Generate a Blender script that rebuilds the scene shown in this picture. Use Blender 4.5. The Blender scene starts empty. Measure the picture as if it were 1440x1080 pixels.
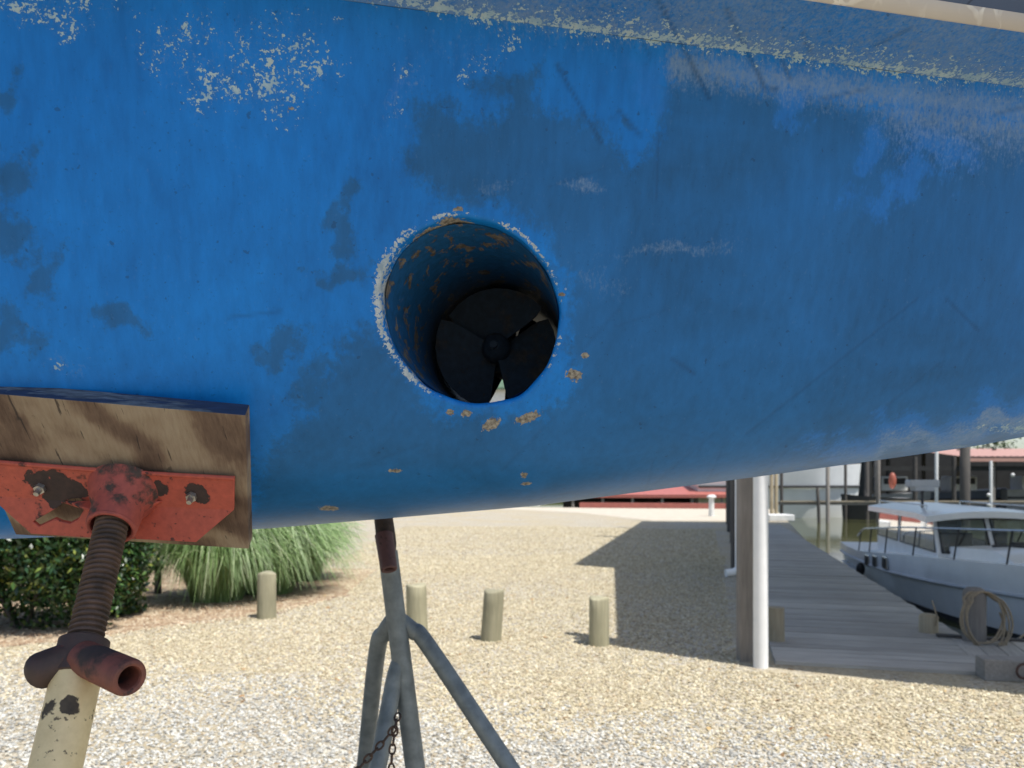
import bpy, math, random
import numpy as np
from mathutils import Vector, Matrix
random.seed(7); rng = np.random.default_rng(7)
R = math.radians
SC = bpy.context.scene
COL = SC.collection

# ------------------------------------------------------------------ camera
CAMZ = 1.40
HZ = 680.0            # pixel row (of 1080) of the horizon
F = 1080.0            # focal length in photo pixels
cam_d = bpy.data.cameras.new('camera'); cam = bpy.data.objects.new('camera', cam_d); COL.objects.link(cam)
cam_d.sensor_width = 36.0; cam_d.lens = 27.0
cam_d.shift_y = (HZ-540.0)/1440.0
cam_d.clip_start = 0.05; cam_d.clip_end = 3000
cam_d.dof.use_dof = True; cam_d.dof.focus_distance = 0.93; cam_d.dof.aperture_fstop = 9.0
cam.location = (0, 0, CAMZ); cam.rotation_euler = (R(90), 0, 0)
SC.camera = cam

# ------------------------------------------------------------------ sky and sun
SUN_EL = 67.0
SUN_DIR = Vector((math.cos(R(SUN_EL))*0.77, -math.cos(R(SUN_EL))*0.64, math.sin(R(SUN_EL)))).normalized()   # towards the sun
world = bpy.data.worlds.new('World'); SC.world = world; world.use_nodes = True
wn = world.node_tree; wn.nodes.clear()
wo = wn.nodes.new('ShaderNodeOutputWorld'); bg = wn.nodes.new('ShaderNodeBackground'); sk = wn.nodes.new('ShaderNodeTexSky')
sk.sky_type = 'NISHITA'; sk.sun_disc = False; sk.sun_elevation = R(SUN_EL)
sk.sun_rotation = math.atan2(SUN_DIR.x, SUN_DIR.y); sk.air_density = 1.0; sk.dust_density = 1.5
bg.inputs[1].default_value = 0.12
wn.links.new(sk.outputs[0], bg.inputs[0]); wn.links.new(bg.outputs[0], wo.inputs[0])
sun_d = bpy.data.lights.new('sun', 'SUN'); sun = bpy.data.objects.new('sun', sun_d); COL.objects.link(sun)
sun_d.energy = 4.2; sun_d.angle = R(0.5); sun_d.color = (1.0, 0.965, 0.91)
sun.rotation_euler = SUN_DIR.to_track_quat('Z', 'Y').to_euler()
sun.location = (5, -5, 20)
SC.view_settings.view_transform = 'Standard'; SC.view_settings.look = 'None'
SC.view_settings.exposure = 0.56; SC.view_settings.gamma = 1.0; SC.view_settings.use_curve_mapping = False
SC.render.engine = 'CYCLES'
SC.cycles.max_bounces = 8; SC.cycles.diffuse_bounces = 4; SC.cycles.caustics_reflective = False; SC.cycles.caustics_refractive = False

# ------------------------------------------------------------------ helpers
def at(px, py, y):
    """point seen at photo pixel px,py at depth y"""
    return Vector(((px-720.0)/F*y, y, CAMZ-(py-HZ)/F*y))
def gnd(px, py, z=0.0):
    y = F*(CAMZ-z)/(py-HZ)
    return Vector(((px-720.0)/F*y, y, z))
def on_plane(px, py, p0, n):
    d = Vector(((px-720.0)/F, 1.0, -(py-HZ)/F)); o = Vector((0, 0, CAMZ))
    return o + d*((p0-o).dot(n)/d.dot(n))

class MB:
    def __init__(s): s.v = []; s.f = []
    def add(s, vs, fs):
        o = len(s.v); s.v += [tuple(v) for v in vs]; s.f += [tuple(i+o for i in f) for f in fs]; return s
    def box(s, c, size, M=None):
        x, y, z = size[0]/2, size[1]/2, size[2]/2
        vs = [Vector((a*x, b*y, d*z)) for d in (-1, 1) for b in (-1, 1) for a in (-1, 1)]
        if M is not None: vs = [M @ v for v in vs]
        c = Vector(c)
        return s.add([v+c for v in vs], [(0,2,3,1),(4,5,7,6),(0,1,5,4),(2,6,7,3),(0,4,6,2),(1,3,7,5)])
    def tube(s, pts, r, n=12, caps=True):
        pts = [Vector(p) for p in pts]; m = len(pts)
        rs = r if isinstance(r, (list, tuple)) else [r]*m
        up = None; vs = []
        for i, p in enumerate(pts):
            t = (pts[min(i+1, m-1)]-pts[max(i-1, 0)]).normalized()
            if up is None: up = Vector((0,0,1)) if abs(t.z) < 0.9 else Vector((0,-1,0))
            a = (up - t*up.dot(t)).normalized(); up = a; b = t.cross(a)
            for k in range(n):
                q = 2*math.pi*k/n; vs.append(p + (a*math.cos(q)+b*math.sin(q))*rs[i])
        fs = [(i*n+k, i*n+(k+1)%n, (i+1)*n+(k+1)%n, (i+1)*n+k) for i in range(m-1) for k in range(n)]
        if caps: fs += [tuple(range(n))[::-1], tuple(range((m-1)*n, m*n))]
        return s.add(vs, fs)
    def prism(s, poly, vec):
        """polygon of 3D points extruded by vec"""
        n = len(poly); vec = Vector(vec); a = [Vector(p) for p in poly]
        return s.add(a+[p+vec for p in a], [tuple(range(n)), tuple(range(n, 2*n))[::-1]] + [(i, i+n, (i+1) % n+n, (i+1) % n) for i in range(n)])
    def sphere(s, c, r, n=12, m=8, sc=(1,1,1)):
        c = Vector(c); vs = []
        for i in range(m+1):
            th = math.pi*i/m
            for k in range(n):
                q = 2*math.pi*k/n
                vs.append(c+Vector((math.sin(th)*math.cos(q)*r*sc[0], math.sin(th)*math.sin(q)*r*sc[1], math.cos(th)*r*sc[2])))
        return s.add(vs, [(i*n+k, (i+1)*n+k, (i+1)*n+(k+1)%n, i*n+(k+1)%n) for i in range(m) for k in range(n)])
    def ring(s, c, axis, R0, r, n=20, m=8, u=None, su=1.0, sv=1.0):
        c = Vector(c); ax = Vector(axis).normalized()
        a = Vector(u).normalized() if u is not None else ax.orthogonal().normalized(); b = ax.cross(a)
        vs = []
        for i in range(n):
            q = 2*math.pi*i/n; d = a*math.cos(q)*su+b*math.sin(q)*sv; dn = (a*math.cos(q)+b*math.sin(q))
            for k in range(m):
                w = 2*math.pi*k/m; vs.append(c+d*R0+dn*math.cos(w)*r+ax*math.sin(w)*r)
        return s.add(vs, [(i*m+k, ((i+1)%n)*m+k, ((i+1)%n)*m+(k+1)%m, i*m+(k+1)%m) for i in range(n) for k in range(m)])

def root_loc(p):
    while p is not None:
        if p.parent is None: return p.location
        p = p.parent
    return Vector((0,0,0))
def build(mb, name, m, parent=None, smooth=False, bevel=0.0, sharp=35):
    me = bpy.data.meshes.new(name)
    L = root_loc(parent)
    me.from_pydata([(v[0]-L[0], v[1]-L[1], v[2]-L[2]) for v in mb.v], [], mb.f)
    me.validate(); me.update()
    if smooth:
        me.polygons.foreach_set('use_smooth', [True]*len(me.polygons))
        me.set_sharp_from_angle(angle=R(sharp))
    if m: me.materials.append(m)
    o = bpy.data.objects.new(name, me); COL.objects.link(o)
    if parent: o.parent = parent
    if bevel:
        b = o.modifiers.new('bevel', 'BEVEL'); b.width = bevel; b.segments = 2; b.limit_method = 'ANGLE'; b.angle_limit = R(40)
    return o
def tag(o, label, cat, group=None):
    o['label'] = label; o['category'] = cat
    if group: o['group'] = group
    return o
def thing(name, loc, label, cat, group=None):
    o = bpy.data.objects.new(name, None); o.location = loc; o.empty_display_size = .1; COL.objects.link(o)
    return tag(o, label, cat, group)
def struct(o): o['kind'] = 'structure'; return o
def stuff(o): o['kind'] = 'stuff'; return o
def np_mesh(name, V, Q, m, parent=None, smooth=True):
    me = bpy.data.meshes.new(name); V = np.asarray(V, np.float32); Q = np.asarray(Q, np.int32)
    k = Q.shape[1]
    me.vertices.add(len(V)); me.vertices.foreach_set('co', V.ravel())
    me.loops.add(Q.size); me.loops.foreach_set('vertex_index', Q.ravel())
    me.polygons.add(len(Q)); me.polygons.foreach_set('loop_start', np.arange(0, Q.size, k, dtype=np.int32))
    me.update(calc_edges=True)
    if smooth: me.polygons.foreach_set('use_smooth', np.ones(len(Q), bool))
    if m: me.materials.append(m)
    o = bpy.data.objects.new(name, me); COL.objects.link(o)
    if parent: o.parent = parent
    return o
def fattr(o, name, arr):
    a = o.data.attributes.new(name, 'FLOAT', 'POINT'); a.data.foreach_set('value', np.asarray(arr, np.float32))

# ------------------------------------------------------------------ material helpers
class NT:
    def __init__(s, name):
        s.m = bpy.data.materials.new(name); s.m.use_nodes = True; s.t = s.m.node_tree
        s.b = s.t.nodes['Principled BSDF']; s.co = s.t.nodes.new('ShaderNodeTexCoord').outputs['Object']
    def node(s, ty, **kw):
        n = s.t.nodes.new(ty)
        for k, v in kw.items(): setattr(n, k, v)
        return n
    def L(s, a, b): s.t.links.new(a, b)
    def setin(s, sock, v):
        if isinstance(v, bpy.types.NodeSocket): s.L(v, sock)
        else: sock.default_value = v
    def map(s, scale=(1,1,1), rot=(0,0,0), src=None):
        n = s.node('ShaderNodeMapping'); n.inputs['Scale'].default_value = scale; n.inputs['Rotation'].default_value = rot
        s.L(src or s.co, n.inputs['Vector']); return n.outputs[0]
    def noise(s, sc, det=4, rough=.55, vec=None, dist=0.0):
        n = s.node('ShaderNodeTexNoise'); n.inputs['Scale'].default_value = sc; n.inputs['Detail'].default_value = det
        n.inputs['Roughness'].default_value = rough; n.inputs['Distortion'].default_value = dist
        s.L(vec or s.co, n.inputs['Vector']); return n.outputs['Fac']
    def voro(s, sc, vec=None, feature='F1', out='Distance'):
        n = s.node('ShaderNodeTexVoronoi'); n.feature = feature; n.inputs['Scale'].default_value = sc
        s.L(vec or s.co, n.inputs['Vector']); return n.outputs[out]
    def math(s, op, a, b=0.0, clamp=False):
        n = s.node('ShaderNodeMath', operation=op, use_clamp=clamp); s.setin(n.inputs[0], a); s.setin(n.inputs[1], b); return n.outputs[0]
    def step(s, v, lo, hi):
        n = s.node('ShaderNodeMapRange', interpolation_type='SMOOTHSTEP'); s.setin(n.inputs[0], v)
        n.inputs[1].default_value = lo; n.inputs[2].default_value = hi; return n.outputs[0]
    def ramp(s, v, stops):
        n = s.node('ShaderNodeValToRGB'); e = n.color_ramp.elements
        while len(e) < len(stops): e.new(.5)
        for q, (p, c) in zip(e, stops): q.position = p; q.color = (*c, 1) if len(c) == 3 else c
        s.setin(n.inputs[0], v); return n.outputs[0]
    def mix(s, f, a, b):
        n = s.node('ShaderNodeMix', data_type='RGBA'); s.setin(n.inputs[0], f)
        for sock, v in ((n.inputs[6], a), (n.inputs[7], b)):
            s.setin(sock, (*v, 1) if isinstance(v, tuple) and len(v) == 3 else v)
        return n.outputs[2]
    def attr(s, name):
        n = s.node('ShaderNodeAttribute'); n.attribute_name = name; return n.outputs['Fac']
    def bump(s, h, st=.3, d=.01):
        n = s.node('ShaderNodeBump'); n.inputs['Strength'].default_value = st; n.inputs['Distance'].default_value = d
        s.L(h, n.inputs['Height']); s.L(n.outputs[0], s.b.inputs['Normal'])
    def fin(s, col=None, rough=.6, metal=0.0, spec=None):
        if col is not None: s.setin(s.b.inputs['Base Color'], (*col, 1) if isinstance(col, tuple) else col)
        s.setin(s.b.inputs['Roughness'], rough); s.setin(s.b.inputs['Metallic'], metal)
        if spec is not None: s.b.inputs['Specular IOR Level'].default_value = spec
        return s.m
def plain(name, a, b=None, sc=20, rough=.6, metal=0.0, bump=.1, stretch=(1,1,1), lo=.35, hi=.65, bd=.004):
    t = NT(name); b = b or tuple(x*.75 for x in a)
    v = t.map(stretch); n = t.noise(sc, 5, .6, v)
    t.fin(t.ramp(n, [(lo, b), (hi, a)]), rough, metal)
    if bump: t.bump(t.noise(sc*3, 4, .6, v), bump, bd)
    return t.m
def worn(name, base, base2, under, under2, sc=30, thr=.56, rough=.55, bump=.35, soft=.02, stretch=(1,1,1), spots=()):
    """paint with patches worn through to what lies under it"""
    t = NT(name); v = t.map(stretch)
    n = t.noise(sc, 8, .62, v); n2 = t.noise(sc*3.1, 6, .6, v)
    big = t.noise(sc*.35, 3, .5, v)
    m = t.step(t.math('ADD', t.math('MULTIPLY', n, .55), t.math('MULTIPLY', big, .45)), thr-soft, thr+soft)
    for (cx_, cy_, cz_, rx_) in spots:       # places worn bare, at their spot on the object
        d_ = t.node('ShaderNodeVectorMath', operation='DISTANCE'); t.L(t.co, d_.inputs[0]); d_.inputs[1].default_value = (cx_, cy_, cz_)
        q_ = t.math('ADD', t.math('DIVIDE', d_.outputs['Value'], rx_), t.math('MULTIPLY', t.math('ADD', n, -.5), 3.2))
        m = t.math('MAXIMUM', m, t.step(q_, 1.06, .94))
    fs_ = t.math('ADD', t.math('MULTIPLY', t.noise(sc*5, 4, .6, v), .6), t.math('MULTIPLY', n, .4))
    m = t.math('MAXIMUM', m, t.math('MULTIPLY', t.step(fs_, .585, .62), .85))
    c1 = t.ramp(n2, [(.3, base2), (.7, base)]); c2 = t.ramp(n2, [(.3, under2), (.7, under)])
    t.fin(t.mix(m, c1, c2), t.math('ADD', rough, t.math('MULTIPLY', m, .25)))
    t.bump(t.math('ADD', t.math('MULTIPLY', n2, .3), t.math('MULTIPLY', m, -.5)), bump, .002)
    return t.m
def wood(name, a, b, axis='x', sc=6.0, rough=.85, bump=.4):
    t = NT(name); st = {'x': (.6, 9, 9), 'y': (9, .6, 9), 'z': (9, 9, .6)}[axis]
    oi = t.node('ShaderNodeObjectInfo'); ad = t.node('ShaderNodeVectorMath', operation='ADD')
    t.L(t.co, ad.inputs[0]); t.L(oi.outputs['Random'], ad.inputs[1])
    mp = t.map(st, src=ad.outputs[0]); n = t.noise(sc, 6, .65, mp, .4)
    big = t.noise(2.2, 3, .5, ad.outputs[0])
    f = t.math('ADD', t.math('MULTIPLY', n, .6), t.math('MULTIPLY', big, .4))
    c = t.ramp(f, [(.33, b), (.62, a)])
    hs = t.node('ShaderNodeHueSaturation'); t.L(c, hs.inputs['Color'])
    t.L(t.math('ADD', t.math('MULTIPLY', oi.outputs['Random'], .35), .82), hs.inputs['Value'])
    t.fin(hs.outputs[0], rough); t.bump(n, bump, .004); return t.m

M = {}
M['timber'] = wood('timber_post', (.36, .33, .22), (.20, .19, .12), 'z')
M['grey_timber'] = wood('grey_timber', (.28, .25, .22), (.16, .145, .13), 'z')
M['dark_timber'] = wood('dark_timber', (.09, .08, .07), (.045, .042, .04), 'z')
M['plank'] = wood('dock_plank', (.43, .405, .36), (.28, .26, .23), 'x')
M['plank_y'] = wood('dock_plank_long', (.33, .31, .28), (.20, .18, .16), 'y')
M['shed_black'] = plain('shed_black', (.022, .023, .022), (.014, .014, .014), 3, .9)
M['tan_timber'] = wood('tan_timber', (.42, .36, .25), (.25, .2, .13), 'z')
M['white_pvc'] = plain('white_pvc', (.86, .855, .84), (.80, .80, .785), 8, .35, 0, .02)
M['white_gel'] = plain('white_gelcoat', (.86, .86, .86), (.80, .80, .80), 3, .25, 0, .0)
M['white_paint'] = plain('white_paint', (.72, .72, .70), (.6, .6, .58), 6, .5, 0, .05)
M['galv'] = plain('galvanised_steel', (.26, .285, .285), (.165, .185, .19), 26, .55, .35, .12)
M['rust_dark'] = plain('dark_rust', (.055, .036, .03), (.026, .019, .017), 60, .75, .0, .35)
M['rust_brown'] = plain('brown_rust', (.095, .048, .036), (.045, .027, .022), 70, .8, .0, .4)
M['rust_chain'] = plain('chain_rust', (.11, .065, .045), (.05, .035, .03), 80, .8, .2, .3)
M['steel'] = plain('bolt_steel', (.5, .48, .44), (.3, .28, .25), 90, .4, .8, .1)
M['black'] = plain('black_rubber', (.02, .02, .022), (.012, .012, .013), 20, .6)
M['dark_steel'] = plain('dark_steel', (.05, .052, .055), (.03, .03, .033), 30, .5, .3)
M['stainless'] = plain('stainless', (.62, .63, .64), (.5, .5, .5), 20, .25, .9, 0)
M['red_roof'] = plain('red_roof', (.40, .12, .09), (.32, .10, .08), 4, .5, 0, .05)
M['pink_roof'] = plain('faded_red_roof', (.46, .26, .205), (.38, .21, .17), 4, .5, 0, .05)
M['concrete'] = plain('pale_concrete', (.50, .445, .36), (.42, .37, .29), 2.5, .9, 0, .1)
M['rope'] = plain('rope', (.34, .27, .18), (.2, .16, .11), 90, .9, 0, .5)
M['green_roof'] = plain('green_roof', (.10, .17, .10), (.06, .10, .06), 3, .5)
M['orange'] = plain('orange_plastic', (.36, .09, .05), (.26, .07, .04), 10, .5)

# ------------------------------------------------------------------ SETTING: gravel, apron, mulch, water
def gravel_mat():
    t = NT('gravel'); 
    v1 = t.voro(46.0, out='Color'); d1 = t.voro(46.0)
    sp = t.node('ShaderNodeSeparateColor'); t.L(v1, sp.inputs[0])
    big = t.noise(.55, 4, .55); mid = t.noise(3.0, 5, .6)
    st = t.ramp(sp.outputs[0], [(0, (0.197, 0.174, 0.133)), (.25, (0.348, 0.313, 0.244)), (.6, (0.441, 0.400, 0.319)), (.9, (0.510, 0.476, 0.406)), (1, (0.325, 0.232, 0.139))])
    sand = t.ramp(mid, [(.3, (0.342, 0.277, 0.171)), (.7, (0.460, 0.389, 0.254))])
    f = t.step(t.math('ADD', t.math('MULTIPLY', big, .6), t.math('MULTIPLY', mid, .4)), .42, .6)
    c = t.mix(t.math('MULTIPLY', f, .65), st, sand)
    t.fin(c, .95, 0, .2)
    t.bump(t.math('MULTIPLY', d1, -1.0), .8, .02); return t.m
M['gravel'] = gravel_mat()
WZ = -1.1
# land: left of the dock as far as the far edge, and all of the near side
EDGE = [(-60, -40), (60, -40), (60, 3.2), (12, 3.9), (5.2, 6.3), (4.0, 6.85), (6.2, 15.6), (9.25, 25.3), (14.4, 42.0), (-3, 46.5), (-60, 70), (-400, 900), (-1500, 900), (-1500, -40)]
b = MB(); b.prism([(x, y, 0.0) for x, y in EDGE], (0, 0, -2.2)); 
ground = struct(build(b, 'gravel_ground', M['gravel']))

def water_mat():
    t = NT('harbour_water'); mp = t.map((1, .35, 1))
    n = t.noise(2.2, 4, .5, mp)
    t.fin((.075, .078, .03), .06); t.bump(n, .12, .05); return t.m
b = MB(); b.add([(-1500, -100, WZ), (1800, -100, WZ), (1800, 1500, WZ), (-1500, 1500, WZ)], [(0,1,2,3)])
struct(build(b, 'harbour_water', water_mat()))
b = MB(); b.prism([(-1500, 110, -.6), (1800, 96, -.6), (1800, 1500, -.3), (-1500, 1500, -.3)], (0, 0, -2))
struct(build(b, 'far_shore', plain('shore_grass', (.09, .11, .04), (.05, .07, .02), .4, .9)))
# pale concrete apron along the far edge
b = MB(); b.prism([(9.45, 28.6, .004), (14.1, 41.5, .004), (-3, 45.9, .004), (3.2, 37.0, .004), (4.6, 31.5, .004), (5.3, 29.2, .004)], (0, 0, -.1))
struct(build(b, 'concrete_apron', M['concrete']))

def scatter(name, poly, dens, size, mat, seed=0, flat=.6, res=2):
    """loose stones over a polygon, as geometry nodes"""
    b = MB(); b.add([(x, y, 0.002) for x, y in poly], [tuple(range(len(poly)))])
    o = build(b, name, mat); stuff(o)
    ng = bpy.data.node_groups.new(name, 'GeometryNodeTree')
    ng.interface.new_socket('Geometry', in_out='INPUT', socket_type='NodeSocketGeometry')
    ng.interface.new_socket('Geometry', in_out='OUTPUT', socket_type='NodeSocketGeometry')
    N = ng.nodes.new; K = ng.links.new
    gi = N('NodeGroupInput'); go = N('NodeGroupOutput')
    dp = N('GeometryNodeDistributePointsOnFaces'); dp.inputs['Density'].default_value = dens; dp.inputs['Seed'].default_value = seed
    ic = N('GeometryNodeMeshIcoSphere'); ic.inputs['Radius'].default_value = 1.0; ic.inputs['Subdivisions'].default_value = res
    sp = N('GeometryNodeSetPosition'); nz = N('ShaderNodeTexNoise'); nz.inputs['Scale'].default_value = 1.1
    vm = N('ShaderNodeVectorMath'); vm.operation = 'SUBTRACT'; vm.inputs[1].default_value = (.5, .5, .5)
    vs = N('ShaderNodeVectorMath'); vs.operation = 'SCALE'; vs.inputs['Scale'].default_value = 1.6
    K(nz.outputs['Color'], vm.inputs[0]); K(vm.outputs[0], vs.inputs[0]); K(vs.outputs[0], sp.inputs['Offset']); K(ic.outputs['Mesh'], sp.inputs['Geometry'])
    ss = N('GeometryNodeSetShadeSmooth'); K(sp.outputs[0], ss.inputs[0])
    sm = N('GeometryNodeSetMaterial'); sm.inputs['Material'].default_value = mat; K(ss.outputs[0], sm.inputs[0])
    ip = N('GeometryNodeInstanceOnPoints'); K(dp.outputs['Points'], ip.inputs['Points']); K(sm.outputs[0], ip.inputs['Instance'])
    rr = N('FunctionNodeRandomValue'); rr.data_type = 'FLOAT_VECTOR'; rr.inputs[0].default_value = (-.5, -.5, 0); rr.inputs[1].default_value = (.5, .5, 6.28)
    rs = N('FunctionNodeRandomValue'); rs.data_type = 'FLOAT_VECTOR'; rs.inputs[0].default_value = (size*.45, size*.45, size*.4*flat); rs.inputs[1].default_value = (size*1.35, size*1.0, size*.95*flat)
    rs.inputs['Seed'].default_value = 3
    K(gi.outputs[0], dp.inputs['Mesh']); K(rr.outputs[0], ip.inputs['Rotation']); K(rs.outputs[0], ip.inputs['Scale'])
    K(ip.outputs[0], go.inputs[0])
    o.modifiers.new('scatter', 'NODES').node_group = ng
    return o
def stone_mat(name, stops):
    t = NT(name); oi = t.node('ShaderNodeObjectInfo')
    c = t.ramp(oi.outputs['Random'], stops)
    n = t.noise(1.5, 3, .5); c2 = t.mix(t.step(n, .45, .65), c, t.mix(.25, c, (.3, .27, .22)))
    t.fin(c2, .85, 0, .3); return t.m
pale = stone_mat('pale_stones', [(0, (.17, .17, .16)), (.2, (.325, .32, .295)), (.45, (.455, .448, .41)), (.74, (.59, .58, .53)), (.9, (.48, .44, .345)), (.975, (.40, .31, .20)), (1, (.13, .125, .11))])
tan = stone_mat('tan_stones', [(0, (.27, .225, .14)), (.3, (.43, .365, .235)), (.6, (.53, .465, .315)), (.85, (.61, .56, .42)), (.97, (.42, .31, .18)), (1, (.19, .165, .12))])
def zig(x0, y0, x1, y1, n, amp, sd):      # ragged border between two kinds of gravel
    rn = random.Random(sd); return [(x0+(x1-x0)*i/n, y0+(y1-y0)*i/n+(rn.uniform(-amp, amp) if 0 < i < n else 0)) for i in range(n+1)]
scatter('gravel_stones', [(-3.6, 3.3), (3.2, 3.3)]+zig(2.2, 3.9, -3.6, 5.1, 24, .35, 1), 900, .0118, pale, 1)
scatter('gravel_stones', [(-3.6, 3.3), (3.4, 3.3)]+zig(3.0, 4.2, -4.2, 5.8, 24, .4, 2), 850, .0118, pale, 2)
scatter('gravel_stones', [(-3.6, 3.3), (2.4, 3.3)]+zig(1.9, 4.1, -4.3, 6.4, 24, .45, 3), 700, .0118, pale, 3)
scatter('gravel_stones', zig(-.4, 4.3, 3.2, 3.5, 16, .3, 14)+[(4.0, 3.6), (5.2, 4.9), (3.5, 5.15), (1.75, 5.75), (.9, 6.0), (-.6, 5.4)], 1100, .0118, tan, 7)
scatter('gravel_stones', [(3.3, 12.0), (6.2, 23.5), (1.5, 25), (-3.5, 25), (-3.2, 14.8), (-1.9, 12)], 330, .021, tan, 11, .55, 1)
scatter('dry_leaves', [(-4.0, 3.4), (3.6, 3.4), (4.2, 5.0), (1.6, 7), (2.0, 12), (-1.8, 12), (-3.2, 7.4)], 2.2, .028, stone_mat('dry_leaf', [(0, (.16, .09, .04)), (.5, (.30, .18, .08)), (1, (.42, .30, .14))]), 21, .16, 1)
scatter('gravel_stones', [(-4.0, 6.0)]+zig(-3.9, 5.2, 3.0, 4.0, 24, .4, 4)+[(4.6, 4.4), (3.5, 5.15), (1.75, 5.75), (1.9, 6.6), (3.3, 12.0), (4.2, 15.0), (-4.0, 15.0), (-2.0, 9.6), (-3.0, 7.9), (-4.4, 6.5)], 850, .0145, tan, 4, .6, 1)
scatter('gravel_stones', [(-4.6, 6.2)]+zig(-4.2, 5.9, 1.0, 5.3, 20, .4, 6)+[(1.5, 6.5), (1.2, 9.5), (-1.6, 9.0), (-2.6, 7.6)], 550, .0135, tan, 5, .6, 1)

def mulch_mat():
    t = NT('mulch'); n = t.noise(40, 5, .6); b2 = t.noise(6, 3)
    t.fin(t.mix(t.step(b2, .4, .6), t.ramp(n, [(.3, (.16, .10, .06)), (.7, (.36, .25, .15))]), t.ramp(n, [(.3, (.26, .19, .12)), (.7, (.48, .39, .27))])), .95)
    t.bump(n, .7, .02); return t.m
mpoly = [(-8, 6.45), (-4.4, 6.55), (-3.75, 7.05), (-3.3, 7.75), (-2.75, 8.1), (-2.45, 8.7), (-2.1, 9.6), (-2.2, 12.5), (-8, 14)]
b = MB(); b.prism([(x, y, .004) for x, y in mpoly], (0, 0, -.05)); struct(build(b, 'mulch_bed', mulch_mat()))
scatter('bark_chips', [(-6, 6.5), (-4.4, 6.5), (-3.7, 7.0), (-3.2, 7.6), (-2.6, 8.0), (-2.3, 8.8), (-2.0, 9.7), (-4, 9.6), (-6, 9)], 700, .02,
        stone_mat('bark_chip_colours', [(0, (.14, .08, .05)), (.3, (.34, .23, .14)), (.6, (.48, .38, .26)), (1, (.55, .47, .36))]), 9, .35, 1)

# ------------------------------------------------------------------ THE BLUE-HULLED BOAT
HC = Vector((0, 1.30, 0))
boat = thing('blue_hulled_boat', (0.0, 1.30, 1.30), 'large hull with chipped blue bottom paint and a round thruster tunnel, propped on stands', 'boat')
YC = lambda X: 1.30 - .02*X
def zk(X):   # keel height
    xs = np.array([-3.2, -2.0, -.77, -.39, .03, .40, .62, .77, 1.0, 1.3, 1.55, 1.78])
    zs = np.array([1.285, 1.30, 1.314, 1.328, 1.363, 1.410, 1.440, 1.462, 1.505, 1.60, 1.73, 1.93])
    return np.interp(X, xs, zs)
def hbB(X): return np.clip(.448-.235*(X+.09) - .03*np.clip(X-.6, 0, None)**2, .004, .95)
def zB(X): return 1.925 + .01*np.clip(X-1, 0, None)
def section(X, t):
    """near side of the bottom: depth and height at station X, t 0 keel..1 chine"""
    X = np.asarray(X, float); t = np.asarray(t, float)
    hb = hbB(X); r = hb/.448; k = zk(X); zb = zB(X); h = zb-k
    full = np.clip(-X-.1, 0, .8)*.22
    y0, y1, y2, y3 = 0, .28*r+full, .365*r+full*.45, hb
    z0, z1, z2, z3 = k, k-.012+.03*np.clip(X, 0, 2), k+.25*h, zb
    c0, c1, c2, c3 = (1-t)**3, 3*t*(1-t)**2, 3*t*t*(1-t), t**3
    return YC(X)-(c0*y0+c1*y1+c2*y2+c3*y3), c0*z0+c1*z1+c2*z2+c3*z3
TT = np.linspace(0, 1, 400)
def t_of(X, z):
    ys, zs = section(np.full(400, X), TT); return float(np.interp(z, zs, TT))
def hull_at(px, py):
    d = np.array([(px-720)/F, 1.0, -(py-HZ)/F]); lo, hi = .4, 1.3
    for _ in range(40):
        m = (lo+hi)/2; X, z = d[0]*m, CAMZ+d[2]*m
        inside = z < float(zB(X)) and z > float(zk(X)) and m > section(X, t_of(X, z))[0]
        if z <= float(zk(X)): inside = False
        if inside: hi = m
        else: lo = m
    return Vector((d[0]*lo, lo, CAMZ+d[2]*lo))

# tunnel axis
TA = Vector((.10, 1, 0)).normalized()
TC = hull_at(664, 440); TR = .1052
def rim_pt(q, rad, t0=None):
    Y = TC.y
    for _ in range(12):
        X = TC.x + rad*math.cos(q) + .10*(Y-TC.y); z = TC.z + rad*math.sin(q)
        Y = float(section(X, t_of(X, z))[0])
    return X, t_of(X, z), Y, z

# grid in (X, t): dense where the photograph looks
xs = np.unique(np.round(np.concatenate([np.arange(-3.2, -1.0, .06), np.arange(-1.0, 1.0, .0032), np.arange(1.0, 1.781, .02)]), 5))
ts = np.linspace(0, 1, 250)
ix0 = int(np.searchsorted(xs, TC.x-.165)); ix1 = int(np.searchsorted(xs, TC.x+.18))
tl = t_of(TC.x, TC.z-.150); th = t_of(TC.x, TC.z+.165)
it0 = int(np.searchsorted(ts, tl)); it1 = int(np.searchsorted(ts, th))
XX, T2 = np.meshgrid(xs, ts, indexing='ij')
YY, ZZ = section(XX, T2)
nX, nT = XX.shape
idx = np.arange(nX*nT).reshape(nX, nT)
keep = np.ones((nX-1, nT-1), bool); keep[ix0:ix1, it0:it1] = False
Q = np.stack([idx[:-1, :-1], idx[1:, :-1], idx[1:, 1:], idx[:-1, 1:]], -1)[keep]
V = np.stack([XX, YY, ZZ], -1).reshape(-1, 3)
CH = np.stack([XX, T2], -1).reshape(-1, 2)
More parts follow.
